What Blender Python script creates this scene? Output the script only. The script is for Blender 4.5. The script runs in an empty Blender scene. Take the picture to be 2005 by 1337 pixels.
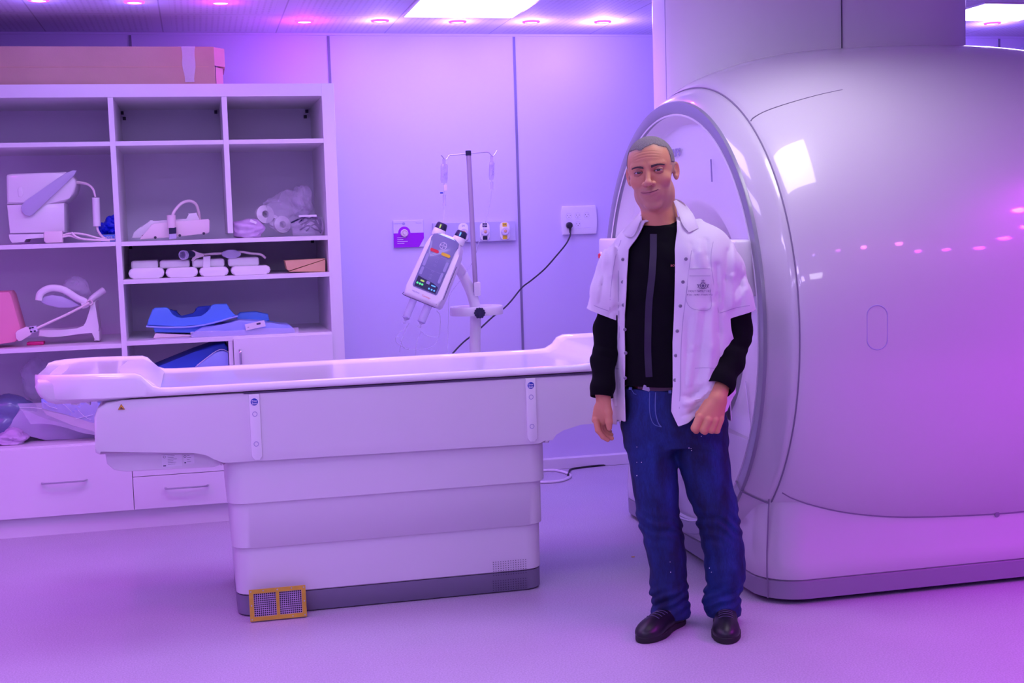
import bpy, bmesh, math, random
import numpy as np
from mathutils import Vector, Matrix
random.seed(7)
np.random.seed(7)
SC = bpy.context.scene
COL = SC.collection

# ------------------------------------------------------------------ camera
FPX, YAW, PITCH, ROLL, CAMH = 2551.85, .234044, .0900248, -.0298835, 1.47
cy_, sy_, cp_, sp_, cr_, sr_ = math.cos(YAW), math.sin(YAW), math.cos(PITCH), math.sin(PITCH), math.cos(ROLL), math.sin(ROLL)
CF = np.array([sy_*cp_, cy_*cp_, -sp_])
_r = np.array([cy_, -sy_, 0.])
_u = np.cross(_r, CF)
CR = cr_*_r + sr_*_u
CU = -sr_*_r + cr_*_u
CAM = np.array([0, 0, CAMH])
cd = bpy.data.cameras.new('camera')
cd.sensor_width = 36.0
cd.lens = FPX/2005*36
cd.clip_start = .05
cam = bpy.data.objects.new('camera', cd)
COL.objects.link(cam)
cam.matrix_world = Matrix(((CR[0], CU[0], -CF[0], 0), (CR[1], CU[1], -CF[1], 0), (CR[2], CU[2], -CF[2], CAMH), (0, 0, 0, 1)))
SC.camera = cam
# ------------------------------------------------------------------ colour management, world
SC.view_settings.view_transform = 'Standard'
SC.view_settings.look = 'None'
SC.view_settings.exposure = -0.2
SC.view_settings.gamma = 1.0
SC.view_settings.use_curve_mapping = False
W = bpy.data.worlds.new('world')
SC.world = W
W.use_nodes = True
W.node_tree.nodes['Background'].inputs[0].default_value = (.3, .2, .6, 1)
W.node_tree.nodes['Background'].inputs[1].default_value = .05
CEIL = 2.565
# lamp settings, room lamps and added fill panels
PANEL_COL = (.62, .48, 1.0)
PANEL_E = 12.0
FILL_E = 21.0  # strength of the unseen panels added as fill
OVER_E = 14.0
MAN_E = 11.0
MAN_COL = (.96, .90, 1.0)
SPOT_MAGENTA = (.85, .05, 1.0)
SPOT_VIOLET = (.30, .18, 1.0)
SPOT_PURPLE = (.72, .02, 1.0)
SPOT_PINK = (1.0, .10, .75)

def ray(x, y):
    return CF + CR*(x-1002.5)/FPX - CU*(y-668.5)/FPX
def PY(x, y, Y):
    d = ray(x, y); return d*(Y/d[1]) + CAM
def PX(x, y, X):
    d = ray(x, y); return d*(X/d[0]) + CAM
def PZ(x, y, z=0.):
    d = ray(x, y); return d*((z-CAMH)/d[2]) + CAM

# ------------------------------------------------------------------ materials
def mat(name, col, rough=.5, metal=0., spec=.5, coat=0., bump=0., bscale=200., var=0., vscale=6., alpha=1., trans=0., emis=None, es=0., sheen=0., sss=0.):
    m = bpy.data.materials.new(name); m.use_nodes = True
    nt = m.node_tree; b = nt.nodes['Principled BSDF']
    I = b.inputs
    c4 = (col[0], col[1], col[2], 1)
    I['Base Color'].default_value = c4
    I['Roughness'].default_value = rough
    I['Metallic'].default_value = metal
    I['Specular IOR Level'].default_value = spec
    I['Coat Weight'].default_value = coat
    I['Coat Roughness'].default_value = .04
    I['Alpha'].default_value = alpha
    I['Transmission Weight'].default_value = trans
    I['Sheen Weight'].default_value = sheen
    if sss:
        I['Subsurface Weight'].default_value = sss
        I['Subsurface Radius'].default_value = (.012, .004, .002)
        I['Subsurface Scale'].default_value = 1
    if emis:
        I['Emission Color'].default_value = (*emis, 1); I['Emission Strength'].default_value = es
    tc = nt.nodes.new('ShaderNodeTexCoord')
    if var:
        n = nt.nodes.new('ShaderNodeTexNoise'); n.inputs['Scale'].default_value = vscale; n.inputs['Detail'].default_value = 5
        nt.links.new(tc.outputs['Object'], n.inputs['Vector'])
        mx = nt.nodes.new('ShaderNodeMix'); mx.data_type = 'RGBA'
        mx.inputs[6].default_value = tuple(c*(1-var) for c in col)+(1,)
        mx.inputs[7].default_value = tuple(min(1, c*(1+var)) for c in col)+(1,)
        nt.links.new(n.outputs['Fac'], mx.inputs[0]); nt.links.new(mx.outputs[2], I['Base Color'])
    if bump:
        n = nt.nodes.new('ShaderNodeTexNoise'); n.inputs['Scale'].default_value = bscale; n.inputs['Detail'].default_value = 4
        nt.links.new(tc.outputs['Object'], n.inputs['Vector'])
        bp = nt.nodes.new('ShaderNodeBump'); bp.inputs['Strength'].default_value = bump; bp.inputs['Distance'].default_value = .004
        nt.links.new(n.outputs['Fac'], bp.inputs['Height']); nt.links.new(bp.outputs[0], I['Normal'])
    return m

M = {}
M['wall'] = mat('wall_panel_paint', (.67, .62, .87), .45, bump=.05, bscale=350, var=.02, vscale=3)
M['seam'] = mat('wall_joint_profile', (.22, .20, .30), .4)
M['trunk'] = mat('cable_trunking', (.78, .76, .82), .4, var=.02)
M['white'] = mat('white_laminate', (.82, .80, .86), .38, var=.015, vscale=4)
M['white_violet'] = mat('white_laminate_violet_lit', (.84, .80, .96), .5, var=.02)  # bluer laminate copy, violet light inside the bookcase put into its colour
M['gap'] = mat('dark_gap', (.05, .045, .08), .7)
M['chrome'] = mat('brushed_steel', (.55, .55, .6), .28, metal=1., var=.05, vscale=30)
M['plastic'] = mat('white_moulded_plastic', (.86, .85, .88), .3, coat=.25, var=.01)
M['bench'] = mat('bench_cover_plastic', (.75, .72, .77), .36, coat=.15, bump=.04, bscale=600, var=.012, vscale=3)
M['tray'] = mat('glossy_table_top', (.90, .90, .91), .16, coat=.5, var=.01)
M['grey'] = mat('grey_skirt', (.20, .18, .26), .5, var=.04, vscale=20)
M['ringgrey'] = mat('grey_ring_lacquer', (.27, .27, .34), .32, coat=.2, var=.02)
M['mri'] = mat('scanner_shell_gloss', (.60, .58, .63), .30, coat=.9, var=.01, vscale=2)
M['mriface'] = mat('scanner_face', (.80, .79, .84), .35, coat=.4, var=.01)
M['mriskirt'] = mat('scanner_skirt', (.27, .24, .33), .45, var=.03)
M['joint'] = mat('grey_panel_joint', (.22, .19, .28), .5)
M['line'] = mat('dark_seam_gap', (.10, .08, .14), .6)  # dark joint colour for the column and table seams
M['black'] = mat('black_rubber', (.012, .012, .02), .5, var=.1)
M['navy'] = mat('navy_plastic', (.012, .014, .06), .35)
M['cream'] = mat('cream_plastic', (.86, .74, .76), .4, var=.02)
M['cable'] = mat('pale_cable', (.82, .76, .84), .45)
M['card'] = mat('brown_cardboard', (.54, .37, .28), .8, bump=.1, bscale=120, var=.08, vscale=9)
M['cardin'] = mat('pale_cardboard_flap', (.78, .34, .42), .8, var=.06, vscale=12)
M['tape'] = mat('clear_packing_tape', (.85, .82, .92), .2, alpha=.45, coat=.6, bump=.9, bscale=60)
M['blue'] = mat('blue_foam_pad', (.10, .28, .85), .45, var=.04)
M['bluedk'] = mat('dark_blue_foam', (.03, .10, .62), .5, var=.08)
M['deep'] = mat('deep_blue_glove', (.01, .03, .75), .45, bump=.3, bscale=60, var=.2, vscale=40)
M['bagblue'] = mat('light_blue_pad', (.33, .42, .90), .35, var=.08, vscale=14)
M['pink'] = mat('pink_foam', (.85, .30, .45), .7, var=.05)
M['wood'] = mat('tan_wood', (.75, .46, .26), .6, var=.1, vscale=18)
M['lilac'] = mat('lilac_grey_plastic', (.52, .50, .70), .4, var=.03)
M['lilacbag'] = mat('lilac_plastic_bag', (.62, .45, .72), .35, bump=.6, bscale=25, var=.15, vscale=25)
M['sign'] = mat('purple_sign_vinyl', (.36, .0, .62), .5, var=.02)
M['signtop'] = mat('pale_sign_vinyl', (.72, .68, .86), .5)
M['yellow'] = mat('yellow_label', (.85, .62, .02), .5)
M['orange'] = mat('orange_warning_label', (.85, .42, .03), .5)
M['red'] = mat('red_button', (.75, .02, .05), .4)
M['brass'] = mat('yellow_brass_frame', (.72, .46, .05), .38, metal=.55, var=.25, vscale=25)
M['sticker'] = mat('blue_round_sticker', (.02, .05, .45), .4)
M['label'] = mat('pale_rating_label', (.80, .76, .84), .5)
M['ink'] = mat('dark_print', (.05, .04, .10), .6)
M['inklilac'] = mat('lilac_print', (.40, .36, .62), .5)
M['inkw'] = mat('white_print', (.85, .84, .92), .5)
M['inkred'] = mat('red_print', (.8, .25, .2), .5)
M['injface'] = mat('injector_blue_grey_face', (.20, .21, .38), .3, coat=.3, var=.03)
M['injbtn'] = mat('injector_keypad_grey', (.34, .35, .55), .4)
M['ledg'] = mat('green_indicator', (.05, .8, .15), .4, emis=(.1, 1, .25), es=1.2)
M['ledb'] = mat('blue_indicator', (.05, .2, .9), .4, emis=(.1, .35, 1), es=1.6)
M['ledw'] = mat('pale_light_glow', (.6, .85, .95), .4, emis=(.55, .85, 1.), es=.5)
M['yg'] = mat('lime_button', (.45, .8, .1), .4, emis=(.5, .9, .1), es=.4)
M['wood2'] = M['wood']
def glass(name, col, rough, alpha):
    m = mat(name, col, rough, alpha=alpha, coat=.4, bump=.5, bscale=30)
    return m
M['clear'] = glass('clear_polythene', (.80, .76, .95), .22, .30)
M['clear2'] = glass('clear_syringe_plastic', (.70, .66, .92), .15, .45)
M['fluid'] = mat('drip_bag_film', (.62, .56, .86), .15, alpha=.5, coat=.5)

def add_emission(name, col, s):
    m = bpy.data.materials.new(name); m.use_nodes = True
    nt = m.node_tree; nt.nodes.remove(nt.nodes['Principled BSDF'])
    e = nt.nodes.new('ShaderNodeEmission'); e.inputs[0].default_value = (*col, 1); e.inputs[1].default_value = s
    nt.links.new(e.outputs[0], nt.nodes['Material Output'].inputs[0])
    return m
M['panel'] = add_emission('light_panel_diffuser', PANEL_COL, PANEL_E)
M['panel_fill'] = add_emission('added_fill_panel_glow', PANEL_COL, FILL_E)  # glow of the unseen panels added for frontal fill
M['panel_o'] = add_emission('light_panel_diffuser_overhead', PANEL_COL, OVER_E)
M['panel_m'] = add_emission('light_panel_diffuser_centre', MAN_COL, MAN_E)
M['led_p'] = add_emission('downlight_lens_pink', (1., .45, .92), 7.)
M['led_pr'] = add_emission('downlight_rim_magenta', (1., .08, .80), 2.5)

def ceiling_mat():
    m = mat('perforated_ceiling_tile', (.72, .70, .78), .75)
    nt = m.node_tree; L = nt.links.new
    tc = nt.nodes.new('ShaderNodeTexCoord'); sp = nt.nodes.new('ShaderNodeSeparateXYZ')
    L(tc.outputs['Object'], sp.inputs[0])
    def mth(op, a, b=None, c=None):
        n = nt.nodes.new('ShaderNodeMath'); n.operation = op
        for i, v in enumerate((a, b, c)):
            if v is None: continue
            if isinstance(v, (int, float)): n.inputs[i].default_value = v
            else: L(v, n.inputs[i])
        return n.outputs[0]
    X, Y = sp.outputs[0], sp.outputs[1]
    fx = mth('FRACT', mth('MULTIPLY', mth('ADD', X, 10*.606+.729-.606), 1/.606))
    fy = mth('FRACT', mth('MULTIPLY', mth('SUBTRACT', Y, 6.852-.606*20), 1/.606))
    ex = mth('LESS_THAN', mth('MINIMUM', fx, mth('SUBTRACT', 1, fx)), .006)
    ey = mth('LESS_THAN', mth('MINIMUM', fy, mth('SUBTRACT', 1, fy)), .006)
    joint = mth('MAXIMUM', ex, ey)
    dx = mth('SUBTRACT', mth('FRACT', mth('MULTIPLY', fx, 20)), .5)
    dy = mth('SUBTRACT', mth('FRACT', mth('MULTIPLY', fy, 20)), .5)
    rr = mth('ADD', mth('MULTIPLY', dx, dx), mth('MULTIPLY', dy, dy))
    dot = mth('LESS_THAN', rr, .045)
    marg = mth('MULTIPLY', mth('GREATER_THAN', mth('MINIMUM', fx, mth('SUBTRACT', 1, fx)), .08), mth('GREATER_THAN', mth('MINIMUM', fy, mth('SUBTRACT', 1, fy)), .05))
    dark = mth('MAXIMUM', mth('MULTIPLY', joint, .55), mth('MULTIPLY', mth('MULTIPLY', dot, marg), .4))
    mx = nt.nodes.new('ShaderNodeMix'); mx.data_type = 'RGBA'
    mx.inputs[6].default_value = (.68, .64, .82, 1); mx.inputs[7].default_value = (.25, .22, .34, 1)
    L(dark, mx.inputs[0]); L(mx.outputs[2], nt.nodes['Principled BSDF'].inputs['Base Color'])
    return m
M['ceiling'] = ceiling_mat()
def floor_mat():
    m = mat('speckled_vinyl_floor', (.60, .56, .66), .42)
    nt = m.node_tree; L = nt.links.new
    tc = nt.nodes.new('ShaderNodeTexCoord')
    n = nt.nodes.new('ShaderNodeTexNoise'); n.inputs['Scale'].default_value = 170; n.inputs['Detail'].default_value = 3
    n2 = nt.nodes.new('ShaderNodeTexNoise'); n2.inputs['Scale'].default_value = 2.2; n2.inputs['Detail'].default_value = 4
    L(tc.outputs['Object'], n.inputs[0]); L(tc.outputs['Object'], n2.inputs[0])
    r = nt.nodes.new('ShaderNodeValToRGB'); r.color_ramp.elements[0].position = .38; r.color_ramp.elements[1].position = .62
    r.color_ramp.elements[0].color = (.47, .42, .54, 1); r.color_ramp.elements[1].color = (.60, .55, .67, 1)
    L(n.outputs['Fac'], r.inputs[0])
    mx = nt.nodes.new('ShaderNodeMix'); mx.data_type = 'RGBA'; mx.blend_type = 'MULTIPLY'; mx.inputs[0].default_value = .18
    L(r.outputs[0], mx.inputs[6]); L(n2.outputs['Fac'], mx.inputs[7])
    L(mx.outputs[2], nt.nodes['Principled BSDF'].inputs['Base Color'])
    return m
M['floor'] = floor_mat()

# ------------------------------------------------------------------ builders
ORG = {}
def thing(name, label, cat, loc=(0, 0, 0), group=None):
    o = bpy.data.objects.new(name, None); COL.objects.link(o)
    o.location = Vector([float(c) for c in loc]); o.empty_display_size = .1
    o['label'] = label; o['category'] = cat
    if group: o['group'] = group
    ORG[o.name] = Vector([float(c) for c in loc])
    return o
def tag(o, label, cat, group=None):
    o['label'] = label; o['category'] = cat
    if group: o['group'] = group
    return o
def part(name, bm, m, parent=None, smooth=True, angle=40, org=None, fix=True):
    if fix: bmesh.ops.recalc_face_normals(bm, faces=bm.faces)
    me = bpy.data.meshes.new(name)
    if parent is not None: off = ORG[parent.name]
    elif org is not None: off = Vector([float(c) for c in org])
    else:
        vs = [v.co for v in bm.verts]
        off = Vector(((min(v.x for v in vs)+max(v.x for v in vs))/2, (min(v.y for v in vs)+max(v.y for v in vs))/2, min(v.z for v in vs)))
    for v in bm.verts: v.co -= off
    bm.to_mesh(me); bm.free()
    o = bpy.data.objects.new(name, me); COL.objects.link(o)
    for mm in (m if isinstance(m, (list, tuple)) else [m]): me.materials.append(mm)
    if smooth:
        me.polygons.foreach_set('use_smooth', [True]*len(me.polygons))
        if angle: me.set_sharp_from_angle(angle=math.radians(angle))
    if parent is not None: o.parent = parent
    else: o.location = off
    ORG[o.name] = off
    return o
def struct(name, bm, m, **k):
    o = part(name, bm, m, org=(0, 0, 0), **k); o['kind'] = 'structure'; return o
NB = bmesh.new
def V3(p): return Vector((float(p[0]), float(p[1]), float(p[2])))
def box(bm, x0, x1, y0, y1, z0, z1, bev=0., seg=2, mtx=None):
    vs = [bm.verts.new((x, y, z)) for x in (x0, x1) for y in (y0, y1) for z in (z0, z1)]
    idx = [(0, 1, 3, 2), (4, 6, 7, 5), (0, 4, 5, 1), (2, 3, 7, 6), (0, 2, 6, 4), (1, 5, 7, 3)]
    fs = [bm.faces.new([vs[i] for i in f]) for f in idx]
    if bev:
        es = list({e for f in fs for e in f.edges})
        r = bmesh.ops.bevel(bm, geom=es, offset=bev, segments=seg, profile=.5, affect='EDGES')
        vs = list({v for f in r['faces'] for v in f.verts} | {v for v in vs if v.is_valid})
    if mtx is not None:
        for v in vs: v.co = mtx @ v.co
    return vs
def prism(bm, pts, a0, a1, axis='Y', bev=0., seg=3, mtx=None):
    def mk(u, v, a):
        return {'Y': (u, a, v), 'X': (a, u, v), 'Z': (u, v, a)}[axis]
    A = [bm.verts.new(mk(float(u), float(v), a0)) for u, v in pts]
    B = [bm.verts.new(mk(float(u), float(v), a1)) for u, v in pts]
    n = len(pts)
    f0 = bm.faces.new(A); f1 = bm.faces.new(B[::-1])
    fs = [f0, f1]+[bm.faces.new([A[i], B[i], B[(i+1) % n], A[(i+1) % n]]) for i in range(n)]
    vs = A+B
    if bev:
        es = list(set(f0.edges) | set(f1.edges))
        r = bmesh.ops.bevel(bm, geom=es, offset=bev, segments=seg, profile=.5, affect='EDGES')
        vs = list({v for f in r['faces'] for v in f.verts} | {v for v in vs if v.is_valid})
    if mtx is not None:
        for v in set(vs): v.co = mtx @ v.co
    return vs
def smoothpts(pts, k=6, closed=False):
    P = [V3(p) for p in pts]
    n = len(P)
    if n < 3: return P
    out = []
    rng = range(n if closed else n-1)
    for i in rng:
        p0 = P[(i-1) % n] if (closed or i > 0) else P[0]*2-P[1]
        p1 = P[i]; p2 = P[(i+1) % n]
        p3 = P[(i+2) % n] if (closed or i+2 < n) else P[-1]*2-P[-2]
        for j in range(k):
            t = j/k
            out.append(.5*((2*p1)+(p2-p0)*t+(2*p0-5*p1+4*p2-p3)*t*t+(3*p1-p0-3*p2+p3)*t**3))
    if not closed: out.append(P[-1])
    return out
def tube(bm, pts, r, n=8, k=6, closed=False, flat=1.):
    P = smoothpts(pts, k, closed) if k > 1 else [V3(p) for p in pts]
    m = len(P)
    rs = r if callable(r) else (lambda t: r)
    up = None; rings = []
    for i, p in enumerate(P):
        if closed: t = P[(i+1) % m]-P[i-1]
        else: t = P[min(i+1, m-1)]-P[max(i-1, 0)]
        t.normalize()
        if up is None:
            up = Vector((0, 0, 1)) if abs(t.z) < .9 else Vector((1, 0, 0))
        up = (up - t*up.dot(t)).normalized()
        s = t.cross(up)
        rr = rs(i/max(1, m-1))
        rings.append([bm.verts.new(p+up*math.cos(2*math.pi*j/n)*rr+s*math.sin(2*math.pi*j/n)*rr*flat) for j in range(n)])
    for i in range(m if closed else m-1):
        a, b = rings[i], rings[(i+1) % m]
        for j in range(n):
            bm.faces.new([a[j], a[(j+1) % n], b[(j+1) % n], b[j]])
    if not closed:
        bm.faces.new(rings[0][::-1]); bm.faces.new(rings[-1])
def loft(bm, rings, caps=True):
    R = [[bm.verts.new(V3(p)) for p in r] for r in rings]
    n = len(R[0])
    for a, b in zip(R[:-1], R[1:]):
        for j in range(n):
            bm.faces.new([a[j], a[(j+1) % n], b[(j+1) % n], b[j]])
    if caps:
        bm.faces.new(R[0][::-1]); bm.faces.new(R[-1])
    return R
def lathe(bm, prof, c, axis=(0, 0, 1), n=24):
    a = V3(axis).normalized()
    q = Vector((0, 0, 1)).rotation_difference(a)
    c = V3(c)
    rings = []
    for r, z in prof:
        rings.append([c+q @ Vector((max(r, 1e-5)*math.cos(2*math.pi*j/n), max(r, 1e-5)*math.sin(2*math.pi*j/n), z)) for j in range(n)])
    loft(bm, rings)
def disc(bm, c, axis, r, t, n=24):
    lathe(bm, [(r, 0), (r, t*.7), (r*.93, t)], c, axis, n)
def sell(c, ry, rz, X, n=96, e=2.):
    out = []
    for j in range(n):
        a = 2*math.pi*j/n
        s, q = math.sin(a), math.cos(a)
        out.append((X, c[0]+math.copysign(abs(q)**(2/e), q)*ry, c[1]+math.copysign(abs(s)**(2/e), s)*rz))
    return out
_fontcache = {}
def text(bm, s, size, mtx, ext=.0006, bold=0.):
    cu = bpy.data.curves.new('t', 'FONT'); cu.body = s; cu.size = size; cu.extrude = ext; cu.align_x = 'CENTER'; cu.align_y = 'CENTER'; cu.offset = bold; cu.resolution_u = 3
    o = bpy.data.objects.new('t', cu); COL.objects.link(o)
    dg = bpy.context.evaluated_depsgraph_get()
    me = bpy.data.meshes.new_from_object(o.evaluated_get(dg))
    me.transform(mtx)
    bm.from_mesh(me)
    bpy.data.objects.remove(o); bpy.data.curves.remove(cu); bpy.data.meshes.remove(me)
def frame(c, x, y):
    x = V3(x).normalized(); y = V3(y); y = (y-x*y.dot(x)).normalized(); z = x.cross(y)
    m = Matrix((x, y, z)).transposed().to_4x4(); m.translation = V3(c)
    return m
def circ(c, r, n, a0=0., ry=None):
    ry = r if ry is None else ry
    return [(c[0]+r*math.cos(a0+2*math.pi*i/n), c[1]+ry*math.sin(a0+2*math.pi*i/n)) for i in range(n)]
def rrect(x0, x1, z0, z1, r, k=5):
    out = []
    for (cx, cz, a) in ((x1-r, z1-r, 0), (x0+r, z1-r, 90), (x0+r, z0+r, 180), (x1-r, z0+r, 270)):
        for i in range(k+1):
            t = math.radians(a+90*i/k); out.append((cx+r*math.cos(t), cz+r*math.sin(t)))
    return out
def blob(bm, c, r, amp=.25, fr=9., seg=4, seed=0, flatz=None):
    b2 = bmesh.new(); bmesh.ops.create_icosphere(b2, subdivisions=seg, radius=1)
    rnd = random.Random(seed); ph = [rnd.uniform(0, 6.28) for _ in range(6)]
    for v in b2.verts:
        p = v.co.copy()
        d = 1+amp*(.5*math.sin(fr*.5*p.x+ph[0])*math.cos(fr*.45*p.y+ph[1])+.3*math.sin(fr*p.z+ph[2]+2*p.x)+.25*abs(math.sin(fr*1.3*p.x+fr*p.y+ph[3]))+.15*math.sin(fr*2.1*p.y-fr*1.7*p.z+ph[4]))
        q = Vector((p.x*r[0]*d, p.y*r[1]*d, p.z*r[2]*d))
        if flatz is not None: q.z = max(q.z, flatz-c[2])
        v.co = V3(c)+q
    me = bpy.data.meshes.new('b'); b2.to_mesh(me); b2.free(); bm.from_mesh(me); bpy.data.meshes.remove(me)
def sheet(bm, quad, nu, nv, f, thick=.0015):
    """a wrinkled film: quad corners (4 points), f(u,v) gives the offset vector"""
    a, b, c, d = [V3(p) for p in quad]
    G = []
    for i in range(nu+1):
        row = []
        for j in range(nv+1):
            u, v = i/nu, j/nv
            p = (a*(1-u)+b*u)*(1-v)+(d*(1-u)+c*u)*v
            row.append(p+Vector(f(u, v)))
        G.append(row)
    for s in (0, 1):
        R = [[bm.verts.new(p+Vector((0, thick*s, 0))) for p in row] for row in G]
        for i in range(nu):
            for j in range(nv):
                bm.faces.new([R[i][j], R[i+1][j], R[i+1][j+1], R[i][j+1]])

# ================================================================== SETTING
XL, XR, YF, YB = -2.6, 6.6, -2.6, 7.475
b = NB(); box(b, XL, XR, YF, YB+.3, -.05, 0); struct('floor', b, M['floor'], smooth=False)
b = NB(); box(b, XL, XR, YF, YB+.3, CEIL, CEIL+.05); struct('ceiling', b, M['ceiling'], smooth=False)
b = NB(); box(b, XL, XR, YB, YB+.1, 0, CEIL); struct('wall_back', b, M['wall'], smooth=False)
b = NB(); box(b, XL-.1, XL, YF, YB, 0, CEIL); struct('wall_left', b, M['wall'], smooth=False)
b = NB(); box(b, XR, XR+.1, YF, YB, 0, CEIL); struct('wall_right', b, M['wall'], smooth=False)
b = NB(); box(b, XL, XR, YF-.1, YF, 0, CEIL); struct('wall_front', b, M['wall'], smooth=False)
k = 0
for X in (-1.37, -.2985, .7735, 1.8470, 2.92, 3.99, 5.031):
    k += 1
    b = NB(); box(b, X-.007, X+.007, YB-.004, YB+.001, .0, CEIL-.015); struct('trim_%d' % k, b, M['seam'], smooth=False)
k += 1
b = NB(); box(b, XL, XR, YB-.012, YB, CEIL-.012, CEIL); struct('trim_%d' % k, b, M['wall'], smooth=False)
b = NB(); box(b, 5.186, 6.15, YB-.03, YB, 0, 2.5, .004); door = struct('door_1', b, M['lilac'], smooth=False)
b = NB(); box(b, .71, 1.9, YB-.055, YB, .0, .065, .004); box(b, 1.903, 5.18, YB-.055, YB, .0, .065, .004)
struct('baseboard_back', b, M['trunk'], smooth=False)

# ------------------------------------------------------------------ ceiling lamps, some unseen and added as fill
def ceiling_panel(x0, x1, y0, y1, label, m, e):
    t = thing('ceiling_light_panel', label, 'ceiling light', ((x0+x1)/2, (y0+y1)/2, CEIL))
    b = NB()
    for (a0, a1, c0, c1) in ((x0-.012, x0, y0-.012, y1+.012), (x1, x1+.012, y0-.012, y1+.012), (x0, x1, y0-.012, y0), (x0, x1, y1, y1+.012)):
        box(b, a0, a1, c0, c1, CEIL-.008, CEIL+.001)
    part('frame', b, M['white'], t, smooth=False)
    b = NB(); box(b, x0, x1, y0, y1, CEIL-.005, CEIL-.001); part('diffuser', b, m, t, smooth=False)
    return t
ceiling_panel(1.105, 1.685, 6.27, 6.845, 'glowing white square ceiling light panel above the drip stand', M['panel'], 1)
ceiling_panel(4.13, 4.71, 6.26, 6.82, 'glowing white square ceiling light panel at far right behind the scanner column', M['panel'], 1)
for (x0, y0, lb) in ((1.71, 3.835, 'white ceiling light panel directly above the man'), (-.713, 5.047, 'white ceiling light panel directly above the left end of the table'), (.50, 5.047, 'white ceiling light panel directly above the middle of the table'), (-.713, 3.229, 'added unseen fill light panel above the floor left of the table'), (1.71, .2, 'white ceiling light panel over the middle of the room behind the photographer'), (-.713, .2, 'added unseen fill light panel over the left rear of the room'), (-.713, 1.41, 'added unseen fill light panel over the left middle of the room'), (-1.925, .2, 'added unseen fill light panel in the far left rear corner'), (.5, .2, 'added unseen fill light panel behind the photographer, between two others')):
    ceiling_panel(x0, x0+.575, y0, y0+.575, lb, M['panel_m' if x0 > 1 else 'panel_o' if y0 > 5 else 'panel_fill'], 1)  # left and rear panels outside the table area are unseen, added as fill light

def spot(x, y, col, w, size=2.5, point=False, z=CEIL-.03, aim=None, rad=.04):
    l = bpy.data.lights.new('lamp', 'POINT' if point else 'SPOT')
    l.energy = w; l.color = col; l.shadow_soft_size = rad
    if not point: l.spot_size = size; l.spot_blend = .9
    o = bpy.data.objects.new('lamp', l); COL.objects.link(o)
    return o
DL0 = None
def downlight(x, y, label, col, w, point=False, size=2.7, vis=True, drop=.03):
    global DL0
    if DL0 is None:
        t = thing('ceiling_downlight', label, 'downlight', (x, y, CEIL), 'pink ceiling downlights')
        bb = NB(); lathe(bb, [(.047, 0), (.047, -.006), (.036, -.009), (.036, -.004), (.047, 0)], (x, y, CEIL), (0, 0, 1), 24)
        part('rim', bb, M['led_pr'], t)
        bb = NB(); lathe(bb, [(.035, 0), (.035, -.006), (0.001, -.008)], (x, y, CEIL), (0, 0, 1), 24)
        part('lens', bb, M['led_p'], t)
        DL0 = t
    else:
        t = DL0.copy(); COL.objects.link(t); t.location = (x, y, CEIL); t['label'] = label
        for ch in list(DL0.children):
            if ch.type != 'MESH': continue
            c = ch.copy(); COL.objects.link(c); c.parent = t
    if w:
        l = spot(x, y, col, w, size, point)
        l.parent = t; l.location = (0, 0, -drop)
    return t
DLS = [(-.656, 6.465, 'leftmost pink downlight in the ceiling, cut by the top edge of the photo', SPOT_VIOLET, 1.2),
       (-.231, 6.494, 'second pink downlight from the left, above the cardboard box', SPOT_VIOLET, 1.0),
       (.166, 6.485, 'third pink downlight from the left, above the end of the cardboard box', (.7, .04, 1.), 1.4),
       (.607, 7.037, 'pink downlight above the bookcase right end, where the ceiling glows magenta', (.75, .04, 1.), 2.3),
       (1.002, 7.003, 'pink downlight just left of the ceiling light panel', SPOT_VIOLET, 6),
       (1.425, 7.019, 'pink downlight directly behind the ceiling light panel', SPOT_VIOLET, 6),
       (1.83, 7.002, 'pink downlight just right of the ceiling light panel', SPOT_VIOLET, 8),
       (2.233, 6.984, 'pink downlight nearest the scanner column on its left', SPOT_VIOLET, 14),
       (4.625, 6.938, 'pink downlight at the far right beyond the scanner column', SPOT_VIOLET, 8)]
for (x, y, lb, c, w) in DLS:
    downlight(x, y, lb, c, w, point=True, drop=.07)
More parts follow.
